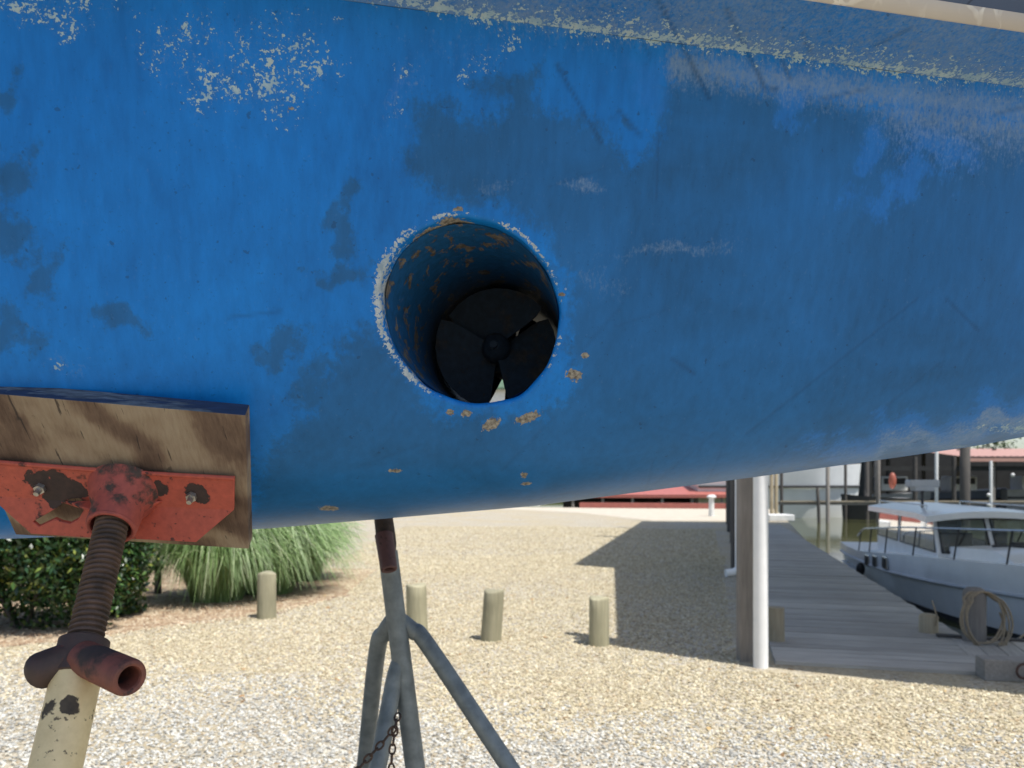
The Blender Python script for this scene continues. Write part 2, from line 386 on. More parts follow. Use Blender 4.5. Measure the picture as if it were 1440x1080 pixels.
# perimeter of the cut-out, counter-clockwise, and spokes to the tunnel rim
per = [(i, it0) for i in range(ix0, ix1)] + [(ix1, j) for j in range(it0, it1)] + [(i, it1) for i in range(ix1, ix0, -1)] + [(ix0, j) for j in range(it1, it0, -1)]
pi = np.array([idx[i, j] for i, j in per]); P = len(pi)
ang = np.array([math.atan2(V[k, 2]-TC.z, V[k, 0]-TC.x) for k in pi])
rimc = np.array([rim_pt(q, TR+.007+.0015*math.sin(5*q)+.001*math.sin(11*q+1))[:2] for q in ang])
newV = []; rows = [pi]
S = 34; base = len(V)
lipd = []
for s in range(1, S+1):
    f = s/S; c = CH[pi]*(1-f)+rimc*f
    y, z = section(c[:, 0], c[:, 1]); newV.append(np.stack([c[:, 0], y, z], -1)); rows.append(base+np.arange(P)); base += P
# lip rolls over into the tunnel
last = newV[-1]
for (din, dr) in ((.0008, .0035), (.003, .0062), (.0065, .0074), (.012, .0078), (.02, .008), (.03, .008)):
    y0 = last[:, 1]; rad = np.array([math.hypot(v[0]-(TC.x+.10*(v[1]-TC.y)), v[2]-TC.z) for v in last]) - dr
    ii = np.maximum(rad, TR-.0005)
    Yn = y0+din; Xn = TC.x+.10*(Yn-TC.y)+ii*np.cos(ang); Zn = TC.z+ii*np.sin(ang)
    newV.append(np.stack([Xn, Yn, Zn], -1)); rows.append(base+np.arange(P)); base += P
Vall = np.concatenate([V]+newV)
q2 = []
for a, c in zip(rows[:-1], rows[1:]):
    q2.append(np.stack([a, np.roll(a, -1), np.roll(c, -1), c], -1))
Qall = np.concatenate([Q]+q2)
# small unevenness of hand-filled paint
Vall[:, 1] += .0012*np.sin(Vall[:, 0]*21+2*np.sin(Vall[:, 2]*9))*np.sin(Vall[:, 2]*17+1)

# --- paint wear, kept as surface attributes (where old coats show through)
PX = 720+F*Vall[:, 0]/Vall[:, 1]; PY = HZ-F*(Vall[:, 2]-CAMZ)/Vall[:, 1]     # authoring chart of the near side
near = Vall[:, 1] > 0
def ell(cx, cy, rx, ry, rot=0.0):
    k = min(1.0, max(0.0, (min(rx, ry)-8)/14.0))      # larger patches get ragged outlines
    wx = k*(11*np.sin(PY*.043+1.3+PX*.012)+7*np.sin(PY*.109+PX*.041)+4*np.sin(PX*.17+PY*.09+2))
    wy = k*(12*np.sin(PX*.047+.7-PY*.014)+7*np.sin(PX*.117-PY*.033+2.1)+4*np.sin(PX*.08+PY*.19))
    c, s = math.cos(R(rot)), math.sin(R(rot)); dx, dy = PX-cx+wx, PY-cy+wy
    return np.clip(1.0-np.sqrt(((dx*c+dy*s)/rx)**2+((-dx*s+dy*c)/ry)**2), -1, 1)   # 1 centre, 0 edge
def seg(x0, y0, x1, y1):
    dx, dy = x1-x0, y1-y0; L2 = dx*dx+dy*dy; u = np.clip(((PX-x0)*dx+(PY-y0)*dy)/L2, 0, 1)
    return np.hypot(PX-(x0+u*dx), PY-(y0+u*dy)), u
def poly(pts):
    ins = np.zeros(len(PX), bool); d = np.full(len(PX), 1e9); n = len(pts)
    for i in range(n):
        (x0, y0), (x1, y1) = pts[i], pts[(i+1) % n]
        cond = ((y0 > PY) != (y1 > PY)) & (PX < (x1-x0)*(PY-y0)/((y1-y0) if y1 != y0 else 1e-9)+x0); ins ^= cond
        d = np.minimum(d, seg(x0, y0, x1, y1)[0])
    return np.where(ins, d, -d)
CREST = [(300, -38), (450, -12), (583, 12), (750, 42), (940, 62), (1113, 88), (1252, 104), (1440, 128), (1600, 150)]
cy = np.interp(PX, [c[0] for c in CREST], [c[1] for c in CREST]); below = PY-cy

dk = poly([(580, 150), (575, 232), (622, 285), (700, 290), (775, 335), (800, 420), (800, 555), (745, 588), (610, 578), (552, 490), (520, 455), (478, 478), (455, 540), (420, 600), (365, 640), (340, 800), (1600, 760), (1600, 200), (1440, 178), (1330, 170), (1110, 130), (945, 84), (921, 200), (890, 236), (845, 170), (757, 152), (757, 100), (690, 112), (668, 122), (712, 140), (700, 160), (665, 170), (625, 142)])
dark = np.clip(.5+dk/95.0, 0, 1)
for e in [(15, 132, 24, 28), (18, 240, 42, 55), (62, 385, 32, 58), (20, 470, 55, 48), (165, 450, 48, 26), (484, 320, 26, 68), (405, 490, 55, 34), (430, 545, 40, 60), (880, 172, 22, 7, 50), (470, 385, 60, 20), (8, 330, 60, 60)]:
    dark = np.maximum(dark, np.clip(.28+.62*ell(*e), 0, 1))
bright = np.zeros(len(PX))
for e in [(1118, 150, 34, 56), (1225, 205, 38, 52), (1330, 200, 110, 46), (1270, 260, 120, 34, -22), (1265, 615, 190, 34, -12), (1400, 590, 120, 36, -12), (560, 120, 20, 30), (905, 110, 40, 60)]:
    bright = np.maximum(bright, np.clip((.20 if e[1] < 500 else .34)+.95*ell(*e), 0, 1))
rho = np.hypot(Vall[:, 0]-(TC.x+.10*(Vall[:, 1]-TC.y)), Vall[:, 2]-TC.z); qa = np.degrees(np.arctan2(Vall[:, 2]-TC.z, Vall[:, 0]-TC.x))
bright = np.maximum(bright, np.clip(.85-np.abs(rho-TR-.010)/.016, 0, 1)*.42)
pal = np.zeros(len(PX))
for e, s in [((60, 12, 85, 44), .62), ((250, 55, 85, 66), .47), ((395, 95, 92, 92), .55), ((320, 125, 110, 52), .50), ((150, 20, 50, 24), .42), ((410, 25, 130, 14), .40), ((720, 75, 40, 40), .46), ((672, 85, 26, 28), .5), ((575, 105, 40, 25), .33), ((565, 150, 18, 26), .36), ((90, 515, 28, 18), .38)]:
    pal = np.maximum(pal, np.clip(ell(*e)*1.6, 0, 1)**.6*s)
crest = np.exp(-((below+8)/17.0)**2)*np.clip((PX-300)/280, 0, 1)
crest *= .78+.16*np.sin(PX*.021+1)+.08*np.sin(PX*.057)
pal = np.maximum(pal, crest*.78)
pal = np.maximum(pal, np.exp(-((below+16)/30.0)**2)*np.clip((PX-560)/60, 0, 1)*.55)
stern_e = np.clip(1-np.hypot((PX-1435)/80, (PY-601)/12), 0, 1); pal = np.maximum(pal, stern_e**.5*.75); pal = np.maximum(pal, np.clip(1-np.hypot((PX-1345)/60, (PY-628)/6), 0, 1)**.5*.5)
chalk_bounce = np.clip(1-np.abs(below-28)/48.0, 0, 1)*np.clip((PX-925)/20, 0, 1)*1.0
chalk_bounce = np.maximum(chalk_bounce, np.clip(1-np.abs(below-55)/75.0, 0, 1)*np.clip((PX-1180)/90, 0, 1)*.85)
chalk_bounce = np.maximum(chalk_bounce, np.exp(-((below+30)/38.0)**2)*np.clip((PX-600)/80, 0, 1)*.75)
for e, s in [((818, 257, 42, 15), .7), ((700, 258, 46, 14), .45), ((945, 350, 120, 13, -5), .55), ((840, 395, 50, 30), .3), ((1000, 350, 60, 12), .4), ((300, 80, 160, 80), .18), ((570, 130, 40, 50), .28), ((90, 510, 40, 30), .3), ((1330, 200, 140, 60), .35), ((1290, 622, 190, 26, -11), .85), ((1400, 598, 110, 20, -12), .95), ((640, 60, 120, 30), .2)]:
    chalk_bounce = np.maximum(chalk_bounce, np.clip(ell(*e)*1.5, 0, 1)*s)
chalk_bounce = np.maximum(chalk_bounce, np.clip(.6-np.abs(PY-(745-.105*(PX-380)))/9, 0, 1)*np.clip((PX-600)/500, 0, 1)*.9)
# bare edge of the tunnel: strongest on the left and upper right
w = np.zeros(len(PX))
for a0, wd, s in [(178, 55, 1.0), (140, 30, .75), (52, 26, 1.0), (95, 30, .55), (-20, 35, .62), (225, 30, .85), (-65, 40, .35), (20, 25, .5), (104, 14, .9)]:
    dd = (qa-a0+180) % 360-180; w = np.maximum(w, np.exp(-(dd/wd)**2)*s)
lip = np.clip(1-np.abs(rho-(TR+.004))/(.0065+.0055*np.clip(-np.cos(np.radians(qa)), 0, 1)), 0, 1)*w*(.86+.14*np.sin(qa*.21)*np.sin(qa*.083+1))
chip = np.zeros(len(PX))
for e in [(808, 527, 13, 10), (823, 500, 6, 5), (742, 587, 22, 8, -20), (690, 596, 16, 9, -20), (656, 581, 9, 6), (633, 580, 8, 6), (463, 715, 17, 4), (737, 668, 6, 5), (740, 680, 9, 3), (556, 662, 12, 3), (636, 318, 24, 12), (645, 294, 8, 5), (600, 330, 26, 8, -30), (790, 414, 6, 4), (408, 155, 6, 4)]:
    chip = np.maximum(chip, np.clip(ell(*e)*1.3+.25, 0, 1))
scr = np.zeros(len(PX))
for x0, y0, x1, y1, wd, s in [(938, 22, 970, 85, 3.4, .9), (970, 85, 998, 140, 4, 1), (1032, 35, 1062, 95, 3.6, .9), (1062, 95, 1076, 125, 4, 1), (1076, 125, 1092, 126, 4, .9), (785, 95, 845, 200, 3.2, .9), (784, 93, 789, 100, 4.5, 1), (870, 155, 900, 190, 4, .8), (1128, 45, 1140, 75, 3, .7), (1100, 85, 1112, 112, 3.6, .8), (905, 60, 915, 80, 3, .6), (1290, 420, 1050, 610, 2.6, .4), (1330, 420, 1375, 465, 3, .6), (945, 505, 975, 525, 4, .6), (925, 190, 923, 280, 2.8, .6), (1150, 140, 1220, 125, 3, .6), (320, 447, 395, 438, 3, .5), (1400, 160, 1440, 150, 3, .5), (1265, 50, 1280, 40, 3, .6)]:
    d, u = seg(x0, y0, x1, y1); scr = np.maximum(scr, np.clip(1.25-d/wd, 0, 1)*s)
for q in range(26):
    x0, y0 = rng.uniform(560, 1430), rng.uniform(160, 690); a = rng.normal(2.4, .5); l = rng.uniform(30, 150)
    d, u = seg(x0, y0, x0+math.cos(a)*l, y0-math.sin(a)*-l if rng.random() < .2 else y0+abs(math.sin(a))*l*.8)
    scr = np.maximum(scr, np.clip(1.2-d/2.8, 0, 1)*rng.uniform(.1, .3))

def hull_mat():
    t = NT('blue_bottom_paint')
    A = {k: t.attr(k) for k in ('dark', 'bright', 'pal', 'chalk_bounce', 'lip', 'chip', 'scr')}
    streak = t.noise(26, 6, .6, t.map((3.2, 3.2, .55)))          # brush and run marks, mostly up and down
    fine = t.noise(190, 4, .65); fib = t.noise(230, 5, .62, t.map((1.3, 1, .5)))
    edge = t.noise(95, 8, .70); edge2 = t.noise(24, 6, .62); med = t.noise(8, 4, .55); cloud = t.noise(4.5, 5, .6, None, .6)
    flake = t.noise(240, 4, .55, None, .4); flk2 = t.noise(470, 3, .5, None, .3); flk3 = t.noise(70, 3, .5)
    M1 = lambda a, b: t.math('MULTIPLY', a, b)
    S1 = lambda a, b: t.math('ADD', a, b)
    blue = t.ramp(S1(M1(streak, .45), M1(cloud, .55)), [(.34, (.004, .128, .42)), (.66, (.006, .198, .63))])
    blue = t.mix(M1(t.step(fine, .60, .74), .6), blue, (.004, .095, .29))
    drk = t.ramp(S1(M1(streak, .35), M1(cloud, .65)), [(.34, (.010, .088, .225)), (.66, (.014, .138, .385))])
    drk = t.mix(M1(t.step(fine, .60, .74), .45), drk, (.005, .065, .17))
    nz = S1(S1(M1(edge, .45), M1(edge2, .35)), M1(fib, .2))
    md = t.step(S1(A['dark'], M1(S1(nz, -.5), 2.0)), .33, .69)
    c = t.mix(M1(md, S1(.78, M1(med, .3))), blue, drk)
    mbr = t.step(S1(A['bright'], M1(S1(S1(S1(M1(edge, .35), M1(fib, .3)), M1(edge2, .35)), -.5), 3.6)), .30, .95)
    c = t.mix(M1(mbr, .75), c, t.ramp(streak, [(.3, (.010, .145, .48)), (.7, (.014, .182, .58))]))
    mch = M1(t.step(S1(A['chalk_bounce'], M1(S1(S1(M1(fib, .6), M1(flake, .4)), -.5), 2.6)), .18, 1.15), .66)
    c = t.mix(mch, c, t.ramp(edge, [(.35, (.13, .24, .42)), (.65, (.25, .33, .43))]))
    # dark scratches and little pits
    c = t.mix(M1(A['scr'], M1(t.step(fine, .2, .4), .55)), c, (.008, .045, .12))
    pit = t.step(t.noise(110, 2, .5), .715, .74); c = t.mix(M1(pit, .5), c, (.01, .055, .14))
    spk = M1(t.step(t.voro(16), .030, .018), t.step(t.noise(5, 2), .5, .6)); c = t.mix(M1(spk, .5), c, (.35, .42, .48))
    # flaking down to old pale coats
    fl = S1(S1(M1(flake, .5), M1(flk2, .2)), M1(flk3, .3))
    hz = t.step(S1(M1(A['pal'], .30), fl), .60, .74); on = t.step(A['pal'], .04, .2)
    c = t.mix(M1(M1(hz, on), .45), c, (.075, .19, .40))
    mp = t.step(S1(M1(A['pal'], .25), fl), .665, .69)
    c = t.mix(M1(mp, on), c, t.ramp(t.noise(60, 3), [(.35, (.24, .37, .48)), (.6, (.36, .48, .53)), (.75, (.42, .48, .46))]))
    ml = M1(t.step(S1(A['lip'], M1(S1(S1(M1(flake, .6), M1(edge2, .4)), -.5), 2.6)), .48, .60), t.step(A['lip'], .03, .12))
    c = t.mix(ml, c, t.ramp(edge, [(.35, (.24, .32, .38)), (.6, (.46, .51, .53))]))
    mc = M1(t.step(S1(A['chip'], M1(S1(S1(M1(flake, .6), M1(edge, .4)), -.5), 3.0)), .42, .55), t.step(A['chip'], .03, .12))
    c = t.mix(mc, c, t.ramp(flake, [(.35, (.10, .085, .07)), (.65, (.32, .30, .255))]))
    rough = S1(S1(.42, M1(md, -.03)), M1(S1(mp, mch), .3))
    t.fin(c, rough, 0, .24)
    h = S1(S1(M1(fine, .10), M1(streak, .22)), S1(M1(md, .06), S1(M1(M1(mp, on), -.25), S1(M1(mc, -.5), S1(M1(A['scr'], -.4), M1(ml, -.25))))))
    h = S1(h, M1(t.noise(420, 2, .5), .06))
    t.bump(h, .42, .0022)
    return t.m
M['hull'] = hull_mat()
Vl = Vall - np.array(boat.location)
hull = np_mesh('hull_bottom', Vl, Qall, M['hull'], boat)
for k, a in (('dark', dark), ('bright', bright), ('pal', pal), ('chalk_bounce', chalk_bounce), ('lip', lip), ('chip', chip), ('scr', scr)): fattr(hull, k, a)
# far side of the bottom (with its own opening for the tunnel)
xs2 = np.linspace(-3.2, 1.78, 180); ts2 = np.linspace(0, 1, 60)
X2, T3 = np.meshgrid(xs2, ts2, indexing='ij'); Y2, Z2 = section(X2, T3); Y2 = 2*YC(X2)-Y2
i2 = np.arange(X2.size).reshape(X2.shape)
q3 = np.stack([i2[:-1, :-1], i2[:-1, 1:], i2[1:, 1:], i2[1:, :-1]], -1).reshape(-1, 4)
V2 = np.stack([X2, Y2, Z2], -1).reshape(-1, 3)
cen = V2[q3].mean(1); rr = np.hypot(cen[:, 0]-(TC.x+.10*(cen[:, 1]-TC.y)), cen[:, 2]-TC.z)
o = np_mesh('hull_bottom', V2-np.array(boat.location), q3[rr > TR-.006], M['hull'], boat)
# chine flat, pale boot stripe and grey topsides
def chine(X, side, k):
    hb = hbB(X); zb = zB(X); out = np.minimum(1.0, hb/.15)
    prof = [(0, 0), (-.006, .0015), (-.02, .004), (-.043, .0075), (-.086, .0145), (-.089, .0145), (-.0915, .0335), (-.0895, .0345), (-.28, .30), (-.68, .85), (-.69, .95)]
    dy, dz = prof[k]; y = hb-dy*out; return (YC(X)-y if side < 0 else YC(X)+y), zb+dz
xs3 = np.unique(np.concatenate([np.linspace(-3.2, -1.0, 30), np.linspace(-1, 1.1, 420), np.linspace(1.1, 1.78, 40)]))
def strip(name, k0, k1, mat, sub=1):
    for side in (-1, 1):
        rows_ = []
        for k in range(k0, k1+1):
            y, z = chine(xs3, side, k); rows_.append(np.stack([xs3, y, z], -1))
            if k < k1 and sub > 1:
                y2, z2 = chine(xs3, side, k+1)
                for s_ in range(1, sub): rows_.append(np.stack([xs3, y+(y2-y)*s_/sub, z+(z2-z)*s_/sub], -1))
        V3 = np.concatenate(rows_); n = len(xs3); m = len(rows_)
        ii = np.arange(n*m).reshape(m, n)
        qq = np.stack([ii[:-1, :-1], ii[:-1, 1:], ii[1:, 1:], ii[1:, :-1]], -1).reshape(-1, 4)
        o = np_mesh(name, V3-np.array(boat.location), qq, mat, boat)
        if mat is M['hull']:
            global PX, PY
            px = 720+F*V3[:, 0]/V3[:, 1]; py = HZ-F*(V3[:, 2]-CAMZ)/V3[:, 1]
            bl = py-np.interp(px, [c[0] for c in CREST], [c[1] for c in CREST])
            z0 = np.zeros(len(V3))
            PX, PY = px, py
            sc = z0.copy()
            for x0, y0, x1, y1, wd, s in [(925, 0, 970, 85, 3.4, .9), (1020, 10, 1062, 95, 3.6, .8), (1128, 45, 1140, 75, 3, .6), (1230, 65, 1280, 40, 3, .6), (1395, 55, 1400, 45, 3, .4)]:
                d, u = seg(x0, y0, x1, y1); sc = np.maximum(sc, np.clip(1.25-d/wd, 0, 1)*s)
            fattr(o, 'dark', z0+.30); fattr(o, 'bright', z0); fattr(o, 'lip', z0); fattr(o, 'chip', z0); fattr(o, 'scr', sc)
            fattr(o, 'pal', np.maximum(np.exp(-((bl+8)/17)**2)*np.clip((px-300)/280, 0, 1)*.76, np.exp(-((bl+16)/30)**2)*.55*np.clip((px-560)/60, 0, 1)))
            fattr(o, 'chalk_bounce', np.clip(.74+.3*np.exp(-(bl/25)**2)+.1*np.sin(px*.02), 0, 1.1)+z0)  # chalky crest plus even pale lift: ground bounce painted into the chine colour
def crackle(name, a, b, crack, sc, rough=.5, w=.02, st=(1, 1, 1)):
    t = NT(name); v = t.map(st); n = t.noise(7, 4)
    wob = t.node('ShaderNodeVectorMath', operation='MULTIPLY_ADD'); nn = t.node('ShaderNodeTexNoise'); nn.inputs['Scale'].default_value = 30
    t.L(t.co, nn.inputs['Vector']); t.L(nn.outputs['Color'], wob.inputs[0]); wob.inputs[1].default_value = (.02, .02, .02); t.L(v, wob.inputs[2])
    d = t.voro(sc, wob.outputs[0], 'DISTANCE_TO_EDGE')
    m = t.math('MULTIPLY', t.step(d, w, w*.3), t.step(t.noise(12, 3), .42, .6))
    t.fin(t.mix(m, t.ramp(n, [(.3, b), (.7, a)]), crack), rough); t.bump(m, .3, .002); return t.m
strip('hull_chine', 0, 4, M['hull'], 8)
strip('boot_stripe', 4, 6, crackle('cracked_cream_stripe', (.52, .475, .42), (.44, .40, .36), (.70, .67, .61), 26, .45, .05, (1.0, 1, .3)))
strip('topsides', 6, 10, crackle('cracked_grey_topsides', (.09, .115, .15), (.075, .095, .13), (.03, .035, .045), 22, .4, .05, (1.0, 1, .25)), 3)
# deck
yN, zN = chine(xs3, -1, 10); yF, zF = chine(xs3, 1, 10); n = len(xs3)
np_mesh('deck', np.concatenate([np.stack([xs3, yN, zN-.03], -1), np.stack([xs3, yF, zF-.03], -1)])-np.array(boat.location),
        np.stack([np.arange(n-1), np.arange(1, n), n+np.arange(1, n), n+np.arange(n-1)], -1), M['white_gel'], boat)
# tunnel tube
def tunnel_mat():
    t = NT('tunnel_paint'); v = t.map((1, .55, 1)); n = t.noise(50, 6, .66, v, .5); n2 = t.noise(90, 4); big = t.noise(9, 3)
    m = t.step(t.math('ADD', t.math('MULTIPLY', n, .75), t.math('MULTIPLY', big, .25)), .545, .575)
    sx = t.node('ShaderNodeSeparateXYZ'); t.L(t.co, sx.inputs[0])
    deep = t.step(sx.outputs[1], -.23, -.05)     # darker further in: tunnel shade painted into the colour
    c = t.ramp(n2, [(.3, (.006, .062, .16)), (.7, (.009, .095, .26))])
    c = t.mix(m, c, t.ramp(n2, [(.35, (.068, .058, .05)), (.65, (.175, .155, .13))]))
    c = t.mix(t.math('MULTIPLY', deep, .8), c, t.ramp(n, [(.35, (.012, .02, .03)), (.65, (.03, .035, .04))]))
    t.fin(c, .6, 0, .3); t.bump(t.math('ADD', t.math('MULTIPLY', n, .5), t.math('MULTIPLY', m, -.6)), .5, .004); return t.m
nq = 96; ys = np.concatenate([[0.0], np.linspace(.02, .98, 40)])
Vt = []
for k in range(nq):
    q = 2*math.pi*k/nq; X, tt, Yr, z = rim_pt(q, TR); yfar = 2*float(YC(X))-Yr+.002
    y0_ = Yr+.018
    for s in np.linspace(0, 1, 44):
        Y = y0_+(yfar-y0_)*s; rr_ = TR-.0012
        Vt.append((TC.x+.10*(Y-TC.y)+rr_*math.cos(q), Y, TC.z+rr_*math.sin(q)))
ii = np.arange(nq*44).reshape(nq, 44); ii = np.concatenate([ii, ii[:1]])
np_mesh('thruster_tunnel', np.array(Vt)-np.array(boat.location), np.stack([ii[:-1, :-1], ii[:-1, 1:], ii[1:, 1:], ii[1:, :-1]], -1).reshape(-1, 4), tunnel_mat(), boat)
# thruster: gear leg with a propeller on either end
foul = worn('fouled_propeller', (.010, .026, .050), (.005, .013, .025), (.055, .05, .045), (.025, .023, .022), 34, .56, .8, .6, .06,
             spots=[(*(at(746, 456, 1.19)-boat.location), .011), (*(at(738, 463, 1.19)-boat.location), .007)])
def tun(x, y, z, Y0):   # tunnel frame -> world
    return Vector((TC.x+.10*(Y0+y-TC.y)+x, Y0+y, TC.z+z))
def propeller(Y0, nb, gap, start, slit):
    hubm = MB()
    hubm.tube([tun(0, -.03, 0, Y0), tun(0, -.022, 0, Y0), tun(0, -.01, 0, Y0), tun(0, .03, 0, Y0)], [.007, .016, .022, .024], 24)
    hubm.tube([tun(0, -.038, 0, Y0), tun(0, -.029, 0, Y0)], .006, 6)
    p = build(hubm, 'propeller', foul, boat, True)
    wdt = (360.0-gap-slit*(nb-1))/nb
    for k in range(nb):
        a0 = start+gap/2+k*(wdt+slit); bm_ = MB(); nA, nR = 9, 6; vs = []
        for j in range(nR):
            rr_ = .018+(TR-.012-.018)*j/(nR-1); sh = 1.0 if j < nR-2 else (.985 if j == nR-2 else .93)
            for i in range(nA):
                u = i/(nA-1); a = R(a0+wdt*(.5+(u-.5)*sh)); pitch = (u-.5)*.026
                vs.append(tun(rr_*math.cos(a), pitch, rr_*math.sin(a), Y0))
        fs = [(j*nA+i, j*nA+i+1, (j+1)*nA+i+1, (j+1)*nA+i) for j in range(nR-1) for i in range(nA-1)]
        nn_ = len(vs); vs += [v+Vector((0, .004, 0)) for v in vs]
        fs2 = fs+[tuple(x+nn_ for x in f[::-1]) for f in fs]
        rim_ = [i for i in range(nA)]+[j*nA+nA-1 for j in range(1, nR)]+[(nR-1)*nA+i for i in range(nA-2, -1, -1)]+[j*nA for j in range(nR-2, 0, -1)]
        fs2 += [(rim_[i], rim_[i]+nn_, rim_[(i+1) % len(rim_)]+nn_, rim_[(i+1) % len(rim_)]) for i in range(len(rim_))]
        bm_.add(vs, fs2); build(bm_, 'blade', foul, p, True)
propeller(1.19, 3, 20, 272.5, .5)
propeller(1.36, 4, 24, 254, .5)
b = MB(); b.tube([tun(0, -.13, 0, 1.36), tun(0, -.03, 0, 1.36)], .030, 24); b.tube([tun(0, -.08, .02, 1.36), tun(0, -.08, TR-.002, 1.36)], .022, 16)
build(b, 'gear_leg', foul, boat, True)

# ------------------------------------------------------------------ near stand: plywood pad, red plate, screw, handle, cream tube
near_stand = thing('jack_stand', (-.437, .60, 0), 'near boat stand with cream tube, rusty screw, red plate and plywood pad', 'boat stand', 'stands propping up the blue hull')
PN = Vector((.07, -.80, -.60)).normalized()          # pad face looks out and down
hp = hull_at(200, 590)
PT = .024
P0 = hp + PN*(PT+.006)
def pad_pt(px, py, off=0.0): return on_plane(px, py, P0+PN*off, PN)
def ply_mat():
    t = NT('weathered_plywood')
    dg = t.map((1, 1, 1), (0, R(28), 0))
    w = t.node('ShaderNodeTexWave'); w.wave_type = 'BANDS'; w.bands_direction = 'X'
    w.inputs['Scale'].default_value = 3.2; w.inputs['Distortion'].default_value = 14.0; w.inputs['Detail'].default_value = 4; w.inputs['Detail Scale'].default_value = 1.4
    t.L(dg, w.inputs['Vector'])
    n = t.noise(60, 6, .65, t.map((4, 1, .5), (0, R(20), 0))); big = t.noise(13, 5, .6)
    f = t.math('ADD', t.math('MULTIPLY', w.outputs['Fac'], .30), t.math('ADD', t.math('MULTIPLY', n, .35), t.math('MULTIPLY', big, .35)))
    c = t.ramp(f, [(.30, (.085, .052, .036)), (.45, (.15, .10, .068)), (.58, (.24, .18, .122)), (.78, (.32, .26, .185))])
    crk = t.step(t.noise(30, 4, .5, t.map((8, 1, .12), (0, R(9), 0))), .655, .68)
    c = t.mix(t.math('MULTIPLY', crk, .8), c, (.03, .022, .018))
    st = t.step(t.noise(20, 5, .6), .66, .70); c = t.mix(t.math('MULTIPLY', st, .6), c, (.04, .03, .025))
    t.fin(c, .85); t.bump(t.math('SUBTRACT', n, t.math('MULTIPLY', crk, 1.5)), .4, .003); return t.m
edge_mat = worn('blue_smeared_plywood_edge', (.018, .040, .10), (.012, .025, .06), (.13, .17, .22), (.03, .045, .07), 40, .555, .8, .5, .03, (.35, 1, 3))
outl = [(-330, 522), (345, 581), (350, 772), (22, 752), (-45, 600), (-330, 580)]
outl = [(-60, 549), (345, 584), (350, 772), (22, 752), (-55, 585)]
po = [pad_pt(*q) for q in outl]
b = MB(); b.prism(po, -PN*PT); pad = build(b, 'plywood_pad', ply_mat(), near_stand, False, .0012)
pad.data.materials.append(edge_mat)
for f_ in pad.data.polygons:
    if abs(f_.normal.dot(Vector((0, -.6, .8)))) > .75: f_.material_index = 1
# red plate, folded along its middle
def loc(p): return tuple(p-near_stand.location)
redm = worn('flaking_red_paint', (.44, .082, .050), (.31, .056, .036), (.05, .028, .024), (.024, .016, .015), 38, .585, .5, .5, .03,
            spots=[(*loc(pad_pt(84, 686, .008)), .020), (*loc(pad_pt(58, 676, .008)), .015), (*loc(pad_pt(104, 690, .010)), .013), (*loc(pad_pt(276, 692, .01)), .014), (*loc(pad_pt(228, 684, .008)), .010)])
def pl(px, py): return pad_pt(px, py, .0035)
top = [(-30, 644), (120, 656), (240, 664), (331, 669)]; fold = [(-12, 690), (120, 700), (240, 707), (331, 711)]; bot = [(46, 747), (120, 752), (200, 755), (277, 759)]
fo = PN*.004; bo = PN*.024
vs = [pl(*q) for q in top]+[pl(*q)+fo for q in fold]+[on_plane(q[0], q[1], P0+PN*.028, PN) for q in bot]
fs = [(0, 4, 5, 1), (1, 5, 6, 2), (2, 6, 7, 3), (4, 8, 9, 5), (5, 9, 10, 6), (6, 10, 11, 7)]
# keyhole cut through the lower leaf is made by a dark recessed slot with wood at its bottom
n_ = len(vs); vs2 = vs+[v+PN*.005 for v in vs]
fs2 = [tuple(i for i in f[::-1]) for f in fs]+[tuple(i+n_ for i in f) for f in fs]
rimo = [0, 1, 2, 3, 7, 11, 10, 9, 8, 4]
fs2 += [(rimo[i], rimo[(i+1) % 10], rimo[(i+1) % 10]+n_, rimo[i]+n_) for i in range(10)]
b = MB(); b.add(vs2, fs2); plate = build(b, 'head_plate', redm, near_stand, False, .0015)
import bmesh
bm_ = bmesh.new(); bm_.from_mesh(plate.data); bmesh.ops.recalc_face_normals(bm_, faces=bm_.faces); bm_.to_mesh(plate.data); bm_.free()
# keyhole: cut with a boolean cutter then applied
kc = [pad_pt(*q, .018) for q in [(50, 728), (78, 716), (88, 710), (97, 706), (108, 705), (116, 710), (117, 719), (112, 727), (102, 731), (90, 729), (80, 726), (60, 733)]]
b = MB(); b.prism([p-PN*.022 for p in kc], PN*.06); cut = build(b, 'cutter', None, None)
bm_ = bmesh.new(); bm_.from_mesh(cut.data); bmesh.ops.recalc_face_normals(bm_, faces=bm_.faces); bm_.to_mesh(cut.data); bm_.free()
plate.modifiers.clear()
md_ = plate.modifiers.new('cut', 'BOOLEAN'); md_.object = cut; md_.operation = 'DIFFERENCE'; md_.solver = 'EXACT'
bpy.context.view_layer.update()
dg = bpy.context.evaluated_depsgraph_get(); me2 = bpy.data.meshes.new_from_object(plate.evaluated_get(dg)); plate.modifiers.clear(); plate.data = me2
if not me2.materials: me2.materials.append(redm)
bpy.data.objects.remove(cut)
bv = plate.modifiers.new('bevel', 'BEVEL'); bv.width = .001; bv.limit_method = 'ANGLE'; bv.angle_limit = R(40)
for (bx, by) in [(61, 680), (272, 692)]:
    p = pl(bx, by)+PN*.004; b = MB()
    b.tube([p, p+PN*.0025], .0085, 20); b.tube([p+PN*.0025, p+PN*.009], .0062, 6); b.tube([p+PN*.009, p+PN*.017], [.0036, .003], 10)
    build(b, 'bolt', M['steel'], near_stand, True, 0, 30)
